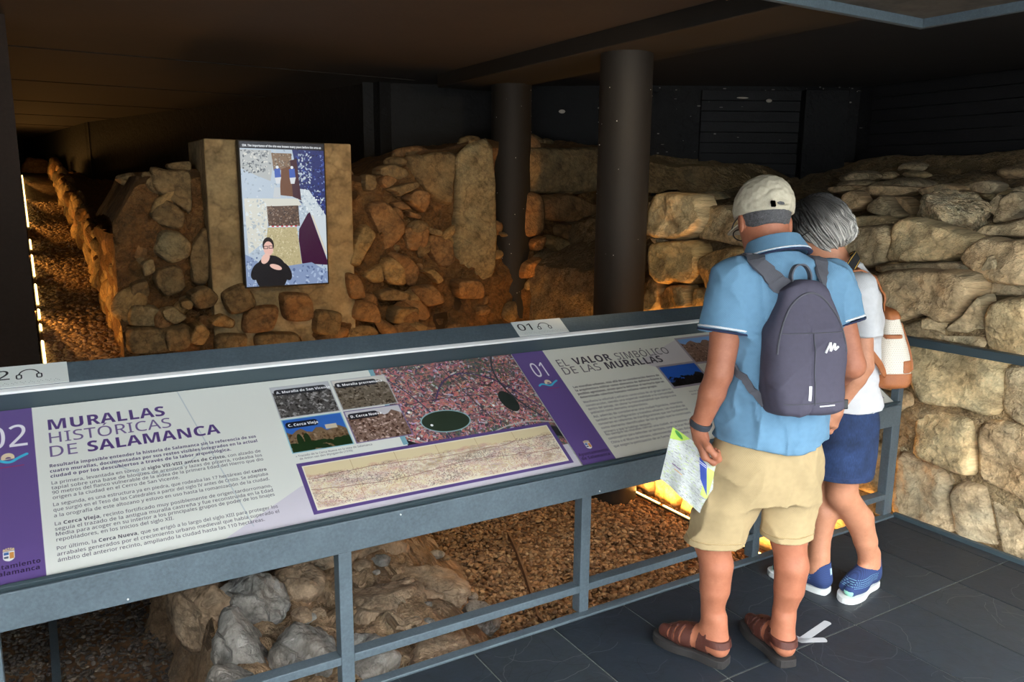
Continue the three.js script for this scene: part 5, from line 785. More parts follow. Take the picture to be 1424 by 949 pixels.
  const eL = mix3(shL, elL, 0.55), eR = mix3(shR, elR, 0.49), box = (e) => [add(e, [-0.12, -0.06, -0.12]), add(e, [0.12, 0.06, 0.12])];
  subp(sh)('cuff_stripe', ringBand(wrap(capL), add(eL, nl, -0.008), nl, 0.0035, 0.003, ...box(eL), 0.0034), cloth(240, 242, 246)); subp(sh)('cuff_stripe', ringBand(wrap(capR), add(eR, nr2, -0.008), nr2, 0.0035, 0.003, ...box(eR), 0.0034), cloth(240, 242, 246));
  subp(sh)('cuff_edge', ringBand(wrap(capL), add(eL, nl, 0.003), nl, 0.0035, 0.003, ...box(eL), 0.0034), cloth(40, 50, 84)); subp(sh)('cuff_edge', ringBand(wrap(capR), add(eR, nr2, 0.003), nr2, 0.0035, 0.003, ...box(eR), 0.0034), cloth(40, 50, 84));
  // collar: folded ring round the neck
  const cN = nrm([0.06, 0.92, -0.35]), cC = [-1.622, 1.452, 0.522];
  const collar = (cc, r0, r1, h0, h1) => (x, y, z) => { const p = [x - cc[0], y - cc[1], z - cc[2]], h = p[0] * cN[0] + p[1] * cN[1] + p[2] * cN[2], rad = Math.hypot(p[0] - h * cN[0], p[1] - h * cN[1], p[2] - h * cN[2]), rr2 = lerp(r0, r1, clamp((h - h0) / (h1 - h0), 0, 1)); return Math.max(Math.abs(rad - rr2) - 0.008, h0 - h, h - h1); };
  subp(sh)('collar', meshField(collar(cC, 0.106, 0.076, -0.026, 0.038), [-1.8, 1.36, 0.36], [-1.46, 1.56, 0.7], 0.0045), blue); subp(sh)('collar_edge', meshField(collar(cC, 0.1085, 0.105, -0.027, -0.021), [-1.8, 1.36, 0.36], [-1.46, 1.5, 0.7], 0.0034), cloth(40, 50, 84));
  subp(sh)('collar_stripe', meshField(collar(cC, 0.1055, 0.102, -0.019, -0.013), [-1.8, 1.36, 0.36], [-1.46, 1.5, 0.7], 0.0034), cloth(236, 240, 246));
  // shorts
  const waist = loft([[0.6, -1.622, 0.547, 0.17, 0.13], [0.7, -1.622, 0.547, 0.182, 0.142], [0.84, -1.618, 0.548, 0.172, 0.128]], R2);
  const lgL = limb([-1.712, 0.74, 0.525], [-1.794, 0.42, 0.482], 0.108, 0.096), lgR = limb([-1.542, 0.74, 0.575], [-1.558, 0.42, 0.615], 0.104, 0.082);
  const wr2 = (x, y, z) => 0.008 * (0.35 - fold(x, y, z, 1.1, 8, 4)) + 0.007 * fbm(x * 8, y * 5, z * 8, 3) + 0.004 * Math.sin(x * 40 + y * 26 + 4 * n3(x * 5, y * 5, z * 5));
  const shorts = (x, y, z) => { let d = smin(lgL(x, y, z), lgR(x, y, z), 0.012); const w = waist(x, y, z); d = smin(d, Math.max(w, 0.62 - y), 0.05); return smax(smax(d + wr2(x, y, z), 0.468 + 0.06 * (x + 1.65) - y, 0.004), y - 0.85, 0.004); };
  const khaki = cloth(196, 172, 128); const so = put('shorts', meshField(shorts, [-1.98, 0.4, 0.28], [-1.3, 0.88, 0.8], 0.0075), khaki, 'beige cotton shorts');
  subp(so)('hem_seam', meshField((x, y, z) => { const h = y - (0.494 + 0.06 * (x + 1.65)); return Math.max(smin(lgL(x, y, z), lgR(x, y, z), 0.012) + wr2(x, y, z) - 0.0025, Math.abs(h) - 0.003); }, [-1.98, 0.42, 0.28], [-1.3, 0.54, 0.8], 0.0045), cloth(188, 162, 116));
  // cap, hair, glasses
  const { P, ax } = H; const dome = ellip(P(0, 0.045, -0.012), [0.097, 0.099, 0.124], ax), capUp = nrm(add(H.u, H.f, -0.22));
  const capF = (x, y, z) => { let d = dome(x, y, z) + 0.0028 * n3(x * 60, y * 60, z * 60) + 0.003 * n3(x * 18, y * 18, z * 18); const q = P(0, 0.016, 0.0); const h = (x - q[0]) * capUp[0] + (y - q[1]) * capUp[1] + (z - q[2]) * capUp[2]; d = smax(d, -h, 0.004); const o = P(0.02, 0.012, -0.136), hole = ellip(o, [0.034, 0.0105, 0.03], ax); return smax(d, -hole(x, y, z), 0.004); };
  const cream = cloth(206, 196, 172, { map: rep(grainTex, 12) }); const cp = put('cap', meshField(capF, [-1.76, 1.54, 0.26], [-1.45, 1.76, 0.62], 0.0042), cream, 'cream cap with a gap above the rear strap');
  const brim = (x, y, z) => { const e = ellip(P(0, 0.026, 0.115), [0.078, 0.5, 0.075], ax)(x, y, z); const q = P(0, 0.03, 0.115), h = (x - q[0]) * H.u[0] + (y - q[1]) * H.u[1] + (z - q[2]) * H.u[2]; const t = (x - q[0]) * H.r[0] + (z - q[2]) * H.r[2]; return Math.max(e, Math.abs(h + 4 * t * t) - 0.004); };
  subp(cp)('brim', meshField(brim, [-1.8, 1.44, 0.16], [-1.5, 1.66, 0.5], 0.0042), cream); subp(cp)('adjuster', rboxAt(P(-0.02, 0.002, -0.13), [0.015, 0.02, 0.008], H), M.darkMetal, 'black strap buckle');
  const hairF = (x, y, z) => { const d = ellip(P(0, 0.02, -0.014), [0.081, 0.094, 0.104], ax)(x, y, z) + 0.002 * n3(x * 160, y * 90, z * 160); const q = P(0, -0.042, -0.05), h = (x - q[0]) * H.u[0] + (y - q[1]) * H.u[1] + (z - q[2]) * H.u[2], a = P(0, 0, 0.012), w = (x - a[0]) * H.f[0] + (y - a[1]) * H.f[1] + (z - a[2]) * H.f[2]; return Math.max(d, -h, w); };
  const hairTex = texFromFn(256, 256, (u, v) => { const k = 118 + 130 * tfbm(u, v, 90, 2, 3) + 60 * tfbm(u, v, 20, 2, 8); return [k, k * 1.0, k * 1.02]; });
  put('hair', meshField(hairF, [-1.76, 1.44, 0.3], [-1.46, 1.7, 0.62], 0.004), std({ color: rgb(168, 166, 166), map: rep(hairTex, 5), roughness: 0.8 }), 'short grey hair below the cap');
  const gl = []; for (const s of [-1, 1]) { gl.push(tube([P(s * 0.083, 0.012, 0.0), P(s * 0.08, 0.013, 0.05), P(s * 0.07, 0.012, 0.1)].map(p => V(...p)), 0.0022, 12, 6)); const ring = []; for (let i = 0; i < 16; i++) { const a = i / 16 * 6.283; ring.push(V(...P(s * 0.036 + Math.cos(a) * 0.029, -0.006 + Math.sin(a) * 0.02, 0.108 - Math.abs(Math.cos(a)) * 0.004))); } gl.push(tube(ring, 0.002, 40, 6, true)); } gl.push(tube([V(...P(-0.008, 0.0, 0.112)), V(...P(0, 0.002, 0.114)), V(...P(0.008, 0.0, 0.112))], 0.002, 6, 6));
  const glx = put('glasses', merge(gl), M.darkMetal, 'thin dark spectacles');
  const lens = []; for (const s of [-1, 1]) { const sh2 = new THREE.CylinderGeometry(0.027, 0.027, 0.0015, 24); sh2.rotateX(Math.PI / 2); const m4 = new THREE.Matrix4().makeBasis(V(...H.r), V(...H.u), V(...H.f)); sh2.applyMatrix4(m4); const p = P(s * 0.036, -0.006, 0.106); sh2.translate(...p); lens.push(sh2); } subp(glx)('lenses', merge(lens), phys({ color: 0xffffff, transmission: 1, roughness: 0.05, thickness: 0 }));
  // wrist watch
  const wn = nrm([elL[0] - wrL[0], elL[1] - wrL[1], elL[2] - wrL[2]]), wc = add(wrL, wn, 0.012), arm2 = arms[0];
  put('wrist_watch', ringBand((x, y, z) => arm2(x, y, z), wc, wn, 0.011, 0.006, add(wc, [-0.06, -0.04, -0.06]), add(wc, [0.06, 0.04, 0.06]), 0.003), std({ color: rgb(52, 58, 66), roughness: 0.6 }), 'dark strap watch');
  // sandals
  const leather = std({ color: rgb(92, 50, 40), map: rep(grainTex, 10), bumpMap: rep(grainBump, 10), bumpScale: 0.001, roughness: 0.5 }), rubber = std({ color: rgb(38, 35, 34), roughness: 0.85 });
  for (const [Fr, fld] of [[FL, legs[4]], [FR, legs[5]]]) {
    const st = put('sandal', soleGeo(Fr, 0.285, 0.104, 0, 0.03), rubber, 'brown leather closed-toe sandal');
    const up = (x, y, z) => { const [p, s] = Fr.to(x, z), h = y - SO; const inf = fld(x, y, z) - 0.0048; const slots = [0.205, 0.178, 0.15].some(c => Math.abs(p - c - 0.25 * Math.abs(s)) < 0.0035 && Math.abs(s) > 0.014 && h > 0.006); const front = (p > 0.12 && h < 0.085 && !slots) ? inf : 1; const mid = p > 0.06 && p < 0.105 - h * 0.15 && h < 0.088 ? inf : 1; const heel = p < 0.075 && h > 0.042 && h < 0.07 ? inf - 0.001 : 1; return Math.min(front, mid, heel, 0.02); };
    subp(st)('upper', meshField(up, [Math.min(Fr.from(0, 0, 0).x, Fr.from(0.29, 0, 0).x) - 0.1, 0.02, Fr.from(0.29, 0, 0).z - 0.06], [Math.max(Fr.from(0, 0, 0).x, Fr.from(0.29, 0, 0).x) + 0.1, 0.14, Fr.from(0, 0, 0).z + 0.07], 0.0036, true), leather, 'dark brown leather straps');
  }
  // ---------- grey backpack on his back ----------
  const B = [-1.665, 0.95, 0.712], bk = nrm([-f[0], 0, -f[2]]), bu = nrm([0.02, 1, -0.1]), br = nrm(crs(bu, bk)), bb = nrm(crs(br, bu));
  const bp = thing('backpack', 'dark grey-violet daypack worn over the blue polo shirt', 'backpack', B); const bput = (n, g, m, p = bp, l) => part(n, g.translate(-B[0], -B[1], -B[2]), m, p, l);
  const Q = (a, h, d) => add(add(add(B, br, a), bu, h), bb, d);       // across, up, out from the back
  const cz = (h) => 0.128 - 0.055 * sstep(0.24, 0.41, h) - 0.012 * sstep(0.08, 0, h), dz = (h) => 0.072 - 0.035 * sstep(0.2, 0.42, h) + 0.01 * sstep(0.15, 0, h);
  const pack = (x, y, z) => { const p = [x - B[0], y - B[1], z - B[2]], a = p[0] * br[0] + p[1] * br[1] + p[2] * br[2], h = p[0] * bu[0] + p[1] * bu[1] + p[2] * bu[2], d = p[0] * bb[0] + p[1] * bb[1] + p[2] * bb[2]; const A = cz(h), D = dz(h), q = Math.pow(Math.pow(Math.abs(a / A), 4) + Math.pow(Math.abs(d / D), 3), 0.28); let k = (q - 1) * D; const top = h - 0.425 + 2.6 * a * a, bot = -0.0 - h + 0.6 * d * d; k = smax(smax(k, top, 0.04), bot, 0.03); const crease = 0.003 * Math.exp(-Math.pow((a + 0.012) / 0.004, 2)) * (h < 0.3 ? 1 : 0) * (d > 0 ? 1 : 0); return k + 0.006 * fbm(x * 9, y * 7, z * 9, 3) + 0.005 * (0.3 - fold(x, y, z, 5.2, 8, 5)) + crease; };
  const pcol = cloth(84, 80, 98, { map: rep(weave, 9), roughness: 0.8 }), dk = cloth(96, 96, 104);
  bput('bag', meshField(pack, add(B, [-0.24, -0.04, -0.2]), add(B, [0.24, 0.48, 0.24]), 0.0062), pcol, bp);
  const out = (a, h) => { let d = 0.14; for (let i = 0; i < 60; i++) { const q = Q(a, h, d); const v = pack(...q); if (v < 0.0005) break; d -= Math.max(v, 0.0008); } return d; };
  const onPack = (a, h, e = 0.002) => V(...Q(a, h, out(a, h) + e));
  { const pts = []; for (let i = 0; i <= 14; i++) pts.push(onPack(lerp(-0.108, 0.11, i / 14), 0.262, 0.002)); bput('pocket_seam', tube(pts, 0.0016, 40, 5), dk); const p2 = []; for (let i = 0; i <= 14; i++) p2.push(onPack(-0.002, lerp(0.04, 0.26, i / 14), 0.0015)); bput('pocket_seam', tube(p2, 0.0018, 40, 5), dk); const p3 = []; for (let i = 0; i <= 18; i++) { const t = i / 18 * Math.PI; p3.push(onPack(-Math.cos(t) * lerp(0.115, 0.1, Math.sin(t)), 0.2 + 0.185 * Math.sin(t), 0.001)); } bput('zip', tube(p3, 0.0032, 60, 6), dk); const p4 = []; for (let i = 0; i <= 10; i++) p4.push(onPack(lerp(-0.1, 0.1, i / 10), 0.045, 0.0012)); bput('pocket_seam', tube(p4, 0.0015, 30, 5), dk); }
  // printed mark: zigzag of three peaks, and the two small woven labels
  { const wm = std({ color: rgb(238, 238, 240), roughness: 0.6 }), zig = [[0.034, 0.2], [0.05, 0.232], [0.052, 0.205], [0.066, 0.228], [0.068, 0.208], [0.08, 0.218]].map(([a, h]) => onPack(a, h, 0.002)); const gz = []; for (let i = 0; i + 1 < zig.length; i++) { const g = new THREE.CylinderGeometry(0.0038, 0.0038, zig[i].distanceTo(zig[i + 1]), 6); g.applyQuaternion(new THREE.Quaternion().setFromUnitVectors(V(0, 1, 0), zig[i + 1].clone().sub(zig[i]).normalize())); g.translate(...zig[i].clone().lerp(zig[i + 1], 0.5).toArray()); gz.push(g); } bput('printed_mark', merge(gz), wm, bp, 'white zigzag peaks mark'); const lb = [onPack(-0.022, 0.055, 0.003), onPack(-0.02, 0.075, 0.003), onPack(-0.018, 0.1, 0.003)]; bput('woven_label', band(lb, lb.map(() => V(...br)), 0.009, 0.002), wm); const l2 = [onPack(0.012, 0.036, 0.003), onPack(0.035, 0.037, 0.003), onPack(0.06, 0.038, 0.003)]; bput('woven_label', tube(l2, 0.0022, 10, 5), wm); }
  { const hp = [Q(-0.03, 0.405, -0.01), Q(-0.034, 0.44, -0.012), Q(-0.018, 0.468, -0.014), Q(0.012, 0.47, -0.014), Q(0.03, 0.443, -0.012), Q(0.028, 0.405, -0.01)].map(p => V(...p)); const cv = new THREE.CatmullRomCurve3(hp).getPoints(24); bput('top_handle', band(cv, cv.map(() => V(...bb)), 0.02, 0.005), dk); }
  const hug = (pts, w, name) => { const c = new THREE.CatmullRomCurve3(pts.map(p => V(...p))).getPoints(30).map(p => { for (let i = 0; i < 12; i++) { const s = shirt(p.x, p.y, p.z); const e = 0.004, g = V(shirt(p.x + e, p.y, p.z) - s, shirt(p.x, p.y + e, p.z) - s, shirt(p.x, p.y, p.z + e) - s).normalize(); p.addScaledVector(g, clamp(0.008 - s, -0.012, 0.03)); } return p; }); const sides = c.map(p => { const s = shirt(p.x, p.y, p.z), e = 0.004; return V(shirt(p.x + e, p.y, p.z) - s, shirt(p.x, p.y + e, p.z) - s, shirt(p.x, p.y, p.z + e) - s).normalize(); }); const ss = c.map((p, i) => { const t = c[Math.min(30, i + 1)].clone().sub(c[Math.max(0, i - 1)]); return new THREE.Vector3().crossVectors(t, sides[i]).normalize(); }); bput(name, band(c, ss, w, 0.008), dk); };
  hug([Q(-0.045, 0.395, -0.03), Q(-0.085, 0.43, -0.05), Q(-0.125, 0.455, -0.1), add(add(shL, r, 0.05), [0, 0.08, 0], 1), add(add(shL, r, 0.045), f, 0.1)], 0.055, 'shoulder_strap');
  hug([Q(0.06, 0.385, -0.03), Q(0.075, 0.43, -0.05), Q(0.09, 0.46, -0.1), add(add(shR, r, -0.07), [0, 0.08, 0], 1), add(add(shR, r, -0.06), f, 0.1)], 0.05, 'shoulder_strap');
  hug([Q(-0.115, 0.03, -0.02), Q(-0.15, 0.1, -0.07), Q(-0.172, 0.17, -0.12), add(add([-1.616, 1.16, 0.552], r, -0.17), f, 0.03), add(add([-1.616, 1.2, 0.552], r, -0.14), f, 0.1)], 0.024, 'lower_strap');
  // ---------- folded map in his left hand ----------
  const mt = canvasTex(512, 512, (c, w, h) => {
    c.fillStyle = 'rgb(192,196,192)'; c.fillRect(0, 0, w, h); for (let i = 0; i < 1300; i++) { const t = rnd(); c.fillStyle = t < 0.5 ? `rgba(112,114,116,${rr(0.2, 0.6)})` : t < 0.75 ? 'rgba(186,208,120,0.7)' : 'rgba(206,206,210,0.8)'; c.fillRect(rr(0, w), rr(0, h), rr(3, 26), rr(2, 8)); }
    c.fillStyle = 'rgb(176,206,90)'; c.beginPath(); c.moveTo(0, 0); c.lineTo(150, 0); c.lineTo(90, 70); c.lineTo(0, 110); c.fill(); c.fillStyle = 'rgb(70,140,60)'; c.beginPath(); c.ellipse(60, 30, 40, 18, 0.5, 0, 7); c.fill();
    c.fillStyle = 'rgb(192,208,110)'; c.fillRect(330, 120, 60, 250); c.fillStyle = 'rgb(60,82,168)'; c.beginPath(); c.moveTo(250, 90); c.lineTo(318, 110); c.lineTo(380, 340); c.lineTo(300, 250); c.fill(); c.fillStyle = '#e8ecf4'; c.fillRect(258, 118, 60, 5); c.fillRect(262, 132, 60, 4);
    c.fillStyle = 'rgb(120,190,206)'; for (let i = 0; i < 40; i++) c.fillRect(rr(380, 490), rr(330, 500), rr(8, 30), rr(6, 20)); c.fillStyle = 'rgb(250,250,246)'; for (let i = 0; i < 26; i++) c.fillRect(rr(380, 490), rr(330, 500), rr(3, 30), 3); c.fillStyle = 'rgb(110,70,130)'; c.fillRect(60, 300, 80, 8); c.fillStyle = 'rgb(220,160,60)'; c.fillRect(90, 330, 70, 6); c.fillStyle = 'rgb(170,172,172)'; for (let i = 0; i < 22; i++) c.fillRect(60 + (i % 2) * 130, 170 + i * 12, rr(60, 110), 4);
  });
  const mA = [-1.922, 0.862, 0.402], mB = [-1.802, 0.745, 0.57], mC = [-1.835, 0.536, 0.54], mD = [-1.938, 0.672, 0.37];
  const mapG = (o) => { const g = sheet(24, 24, (u, v) => { const p = mix3(mix3(mA, mB, u), mix3(mD, mC, u), v); const zig = 0.008 * Math.abs(((u * 3) % 1) - 0.5) * 2 + 0.006 * Math.abs(((v * 2) % 1) - 0.5) * 2 + 0.012 * n3(u * 3, v * 3, 2); const n = [-0.7, 0.12, 0.66]; return V(...add(p, n, zig - 0.012 + o)); }); const uv = g.attributes.uv; for (let i = 0; i < uv.count; i++) uv.setXY(i, uv.getX(i), 1 - uv.getY(i)); return g; };
  const fm = thing('folded_map', 'unfolding paper street map held in the hand beside the beige shorts', 'map', mD); for (const [o, nme] of [[0, 'front_sheet'], [-0.004, 'back_sheet']]) part(nme, mapG(o).translate(-mD[0], -mD[1], -mD[2]), std({ map: mt, roughness: 0.7, side: THREE.DoubleSide }), fm);
}
function rboxAt(p, s, H) { const g = new RoundedBoxGeometry(s[0] * 1, s[1], s[2], 2, 0.002); g.applyMatrix4(new THREE.Matrix4().makeBasis(V(...H.r), V(...H.u), V(...H.f))); g.translate(...p); return boxUV(g); }
{
  // ---------- woman in white T-shirt and denim skirt ----------
  const F = [-0.85, 0, -0.53], R2 = [0.53, -0.85], off = [-0.95, 0, 0.38];
  const wo = thing('person', 'person with grey bob, white T-shirt, blue denim skirt and navy slip-on trainers', 'person', off), put = (n, g, m, l) => part(n, g.translate(-off[0], -off[1], -off[2]), m, wo, l), subp = (par) => (n, g, m, l) => part(n, g.translate(-off[0], -off[1], -off[2]), m, par, l);
  const skin = phys({ color: rgb(204, 148, 116), map: rep(skinTex, 3), roughness: 0.55, sheen: 0.1 });
  const shL = [-1.058, 1.285, 0.445], shR = [-0.895, 1.285, 0.205], elL = [-1.066, 1.0, 0.498], wrL = [-1.11, 0.835, 0.44], elR = [-0.95, 1.0, 0.16], wrR = [-1.1, 0.9, 0.1];
  const hipL = [-1.01, 0.74, 0.42], hipR = [-0.94, 0.74, 0.3], knL = [-0.985, 0.44, 0.4], knR = [-0.985, 0.43, 0.3], anL = [-0.805, 0.1, 0.435], anR = [-1.02, 0.1, 0.335];
  const FL = footFrame(-0.755, 0.425, -1, 0.16), FR = footFrame(-1.0, 0.385, -0.22, -0.97), SO = 0.024;
  const feet = [footField(FL, SO, 0.238, 0.07), footField(FR, SO, 0.238, 0.07)];
  const legs = [chain([[...hipL, 0.08], [...knL, 0.056]]), chain([[...hipR, 0.08], [...knR, 0.054]]), chain([[...knL, 0.056], [-0.885, 0.32, 0.42, 0.057], [-0.845, 0.22, 0.432, 0.046], [...anL, 0.036]]), chain([[...knR, 0.053], [-0.985, 0.33, 0.325, 0.053], [-1.005, 0.2, 0.333, 0.04], [...anR, 0.034]]), ...feet];
  const arms = [chain([[...shL, 0.05], [...elL, 0.039], [...mix3(elL, wrL, 0.3), 0.038], [...wrL, 0.026]]), chain([[...shR, 0.05], [...elR, 0.039], [...wrR, 0.026]])];
  const torsoIn = loft([[0.7, -0.975, 0.36, 0.14, 0.1], [0.9, -0.98, 0.358, 0.12, 0.09], [1.16, -0.986, 0.35, 0.13, 0.09], [1.3, -0.99, 0.342, 0.1, 0.06]], R2);
  const H = headField([-1.062, 1.5, 0.243], [-0.55, -0.62, -0.6], [0.1, 1, 0], 0.97), neck = limb([-0.992, 1.31, 0.335], [-1.04, 1.45, 0.27], 0.056, 0.05);
  const body = (x, y, z) => { let d = torsoIn(x, y, z); for (const a of arms) d = smin(d, a(x, y, z), 0.02); d = smin(d, neck(x, y, z), 0.03); for (const a of legs) d = smin(d, a(x, y, z), 0.028); return d; };
  const head = (x, y, z) => smin(H.fn(x, y, z), neck(x, y, z), 0.03);
  const hl = handField(wrL, [-0.3, -0.93, -0.12], [0.1, 0.0, -1], 0.172, [0.35, 0.5, 0.4], 0.6), hr = handField(wrR, [-0.9, -0.2, -0.2], [0.1, -0.3, 0.9], 0.172, [0.5, 0.6, 0.4]);
  put('body', merge([meshField(body, [-1.32, 0.0, 0.0], [-0.6, 1.42, 0.62], 0.0105), meshField(head, [-1.24, 1.34, 0.06], [-0.9, 1.66, 0.42], 0.0055), meshField(hl, add(wrL, [-0.14, -0.2, -0.1]), add(wrL, [0.08, 0.05, 0.1]), 0.0034), meshField(hr, add(wrR, [-0.2, -0.12, -0.12]), add(wrR, [0.08, 0.08, 0.1]), 0.0045)]), skin);
  // T-shirt
  const tor = loft([[0.8, -0.972, 0.362, 0.165, 0.132], [0.95, -0.976, 0.36, 0.155, 0.122], [1.12, -0.984, 0.352, 0.158, 0.122], [1.25, -0.988, 0.345, 0.158, 0.108], [1.33, -0.99, 0.34, 0.12, 0.082], [1.375, -0.994, 0.334, 0.062, 0.062]], R2);
  const slv = (a, b, t) => { const e = mix3(a, b, t), n = nrm([b[0] - a[0], b[1] - a[1], b[2] - a[2]]), c = limb(a, b, 0.068, 0.078), p = plane(e, n); return (x, y, z) => smax(c(x, y, z), p(x, y, z), 0.006); };
  const sL = slv(shL, elL, 0.62), sR = slv(shR, elR, 0.6), wr = (x, y, z) => 0.008 * (0.35 - fold(x, y, z, 2.1, 7, 4.5)) + 0.007 * fbm(x * 7, y * 5, z * 7, 3) + 0.003 * Math.sin(y * 30 + z * 26 + 5 * n3(x * 5, y * 5, z * 5));
  const shirt = (x, y, z) => smax(smin(smin(tor(x, y, z), sL(x, y, z), 0.04), sR(x, y, z), 0.04) + wr(x, y, z), 0.835 + 0.1 * (x + 0.97) - 0.12 * (z - 0.36) - y, 0.004);
  put('t_shirt', meshField(shirt, [-1.25, 0.78, 0.06], [-0.72, 1.42, 0.62], 0.008), cloth(226, 226, 228), 'white T-shirt');
  // denim skirt
  const denimT = texFromFn(256, 256, (u, v) => { const k = 150 + 60 * tfbm(u, v, 4, 3, 2) + 50 * tfbm(u, v * 0.2, 90, 2, 6); return [k * 0.92, k * 0.98, k * 1.06]; });
  const sk = loft([[0.5, -0.985, 0.362, 0.155, 0.138], [0.62, -0.98, 0.362, 0.158, 0.138], [0.75, -0.976, 0.362, 0.155, 0.135], [0.86, -0.975, 0.362, 0.135, 0.112]], R2);
  const skirt = (x, y, z) => smax(smax(sk(x, y, z) + 0.007 * fbm(x * 9, y * 4, z * 9, 3), 0.527 - y, 0.004), y - 0.875, 0.004), denim = cloth(66, 92, 140, { map: rep(denimT, 4) });
  const skm = put('skirt', meshField(skirt, [-1.2, 0.5, 0.14], [-0.76, 0.9, 0.6], 0.0075), denim, 'blue denim skirt');
  subp(skm)('hem_seam', meshField((x, y, z) => Math.max(skirt(x, y, z) - 0.002, Math.abs(y - 0.548) - 0.003), [-1.2, 0.53, 0.14], [-0.76, 0.57, 0.6], 0.0045), cloth(48, 66, 108));
  // bob of grey hair: lobed shell, dark roots and silver ends
  const { P, ax } = H, hairT = canvasTex(512, 512, (c, w, h) => { for (let i = 0; i < w; i++) { const a = rr(0.3, 0.5), b = rr(0.52, 0.72); const g = c.createLinearGradient(0, 0, 0, h), k = rr(20, 44), m = rnd() < 0.6 ? rr(120, 200) : rr(70, 110), e = m + rr(10, 40), q = (v, s) => `rgb(${v * s[0] | 0},${v * s[1] | 0},${v * s[2] | 0})`; g.addColorStop(0, q(k, [1, 0.95, 0.9])); g.addColorStop(a, q(k * 1.5, [1, 0.95, 0.9])); g.addColorStop(b, q(m, [1, 0.97, 0.93])); g.addColorStop(1, q(e, [1, 0.98, 0.94])); c.fillStyle = g; c.fillRect(i, 0, 1, h); } });
  const hc = P(0, 0.0, -0.02);
  const hairF = (x, y, z) => {
    const p = [x - hc[0], y - hc[1], z - hc[2]], a = p[0] * H.r[0] + p[1] * H.r[1] + p[2] * H.r[2], b = p[0] * H.f[0] + p[1] * H.f[1] + p[2] * H.f[2], ang = Math.atan2(a, b);
    let d = smin(ellip(P(0, 0.035, -0.015), [0.094, 0.098, 0.112], ax)(x, y, z), ellip(P(0, -0.045, -0.04), [0.092, 0.085, 0.088], ax)(x, y, z), 0.05);
    d += 0.005 * Math.sin(ang * 19 + 14 * n3(ang * 2, y * 9, 1)) + 0.0025 * Math.sin(ang * 61 + 5 * n3(ang * 3, y * 12, 4));
    const faceCut = ellip(P(0, -0.06, 0.085), [0.07, 0.095, 0.07], ax)(x, y, z); d = smax(d, -faceCut, 0.01);
    const q = P(0, -0.108, -0.02), h = (x - q[0]) * H.u[0] + (y - q[1]) * H.u[1] + (z - q[2]) * H.u[2]; return smax(d, -h + 0.012 * Math.sin(ang * 9 + 2 * Math.sin(ang * 23)), 0.02);
  };
  const hg = meshField(hairF, [-1.26, 1.34, 0.06], [-0.88, 1.68, 0.44], 0.0042); { const p = hg.attributes.position, uv = hg.attributes.uv; for (let i = 0; i < p.count; i++) { const v = [p.getX(i) - hc[0], p.getY(i) - hc[1], p.getZ(i) - hc[2]], a = v[0] * H.r[0] + v[1] * H.r[1] + v[2] * H.r[2], b = v[0] * H.f[0] + v[1] * H.f[1] + v[2] * H.f[2], u = v[0] * H.u[0] + v[1] * H.u[1] + v[2] * H.u[2]; uv.setXY(i, Math.atan2(a, -b) / 6.283 + 0.5, clamp((u + 0.11) / 0.25, 0.01, 0.99)); } }
  put('hair', hg, std({ map: hairT, roughness: 0.72 }), 'chin-length grey bob with dark roots and silver ends');
  put('glasses', tube([P(-0.083, 0.008, 0.0), P(-0.08, 0.01, 0.05), P(-0.06, 0.008, 0.106), P(-0.02, 0.0, 0.112), P(0.02, 0.0, 0.112), P(0.06, 0.008, 0.106), P(0.08, 0.01, 0.05), P(0.083, 0.008, 0.0)].map(p => V(...p)), 0.0022, 40, 6), M.darkMetal);
  // watch on the left wrist
  { const n = nrm([elL[0] - wrL[0], elL[1] - wrL[1], elL[2] - wrL[2]]), c = add(wrL, n, 0.016); const w = put('wrist_watch', meshField((x, y, z) => { const h = (x - c[0]) * n[0] + (y - c[1]) * n[1] + (z - c[2]) * n[2]; return Math.max(arms[0](x, y, z) - 0.004, Math.abs(h) - 0.009); }, add(c, [-0.06, -0.04, -0.06]), add(c, [0.06, 0.04, 0.06]), 0.003), std({ color: rgb(226, 222, 214), roughness: 0.6 }), 'white strap watch with black face'); const o = nrm([-0.55, 0.1, 0.8]), fc = add(c, o, 0.034), g = new RoundedBoxGeometry(0.032, 0.038, 0.01, 3, 0.004); g.applyQuaternion(new THREE.Quaternion().setFromUnitVectors(V(0, 0, 1), V(...o))); g.translate(...fc); subp(w)('watch_face', g, std({ color: rgb(20, 20, 24), roughness: 0.2 })); }
  // trainers
  const knit = canvasTex(512, 512, (c, w, h) => { c.fillStyle = 'rgb(38,58,104)'; c.fillRect(0, 0, w, h); for (let j = 0; j < 64; j++) for (let i = 0; i < 64; i++) { c.fillStyle = (i + j) % 2 ? 'rgb(32,50,92)' : 'rgb(46,66,114)'; c.fillRect(i * 8, j * 8, 7, 7); } c.fillStyle = 'rgb(126,178,196)'; for (let j = 0; j < 5; j++) for (let i = 0; i < 22; i++) { c.beginPath(); c.ellipse(110 + i * 14 + (j % 2) * 7, 190 + j * 20 + 10 * Math.sin(i * 0.3), 4.5, 2.6, 0.4, 0, 7); c.fill(); } });
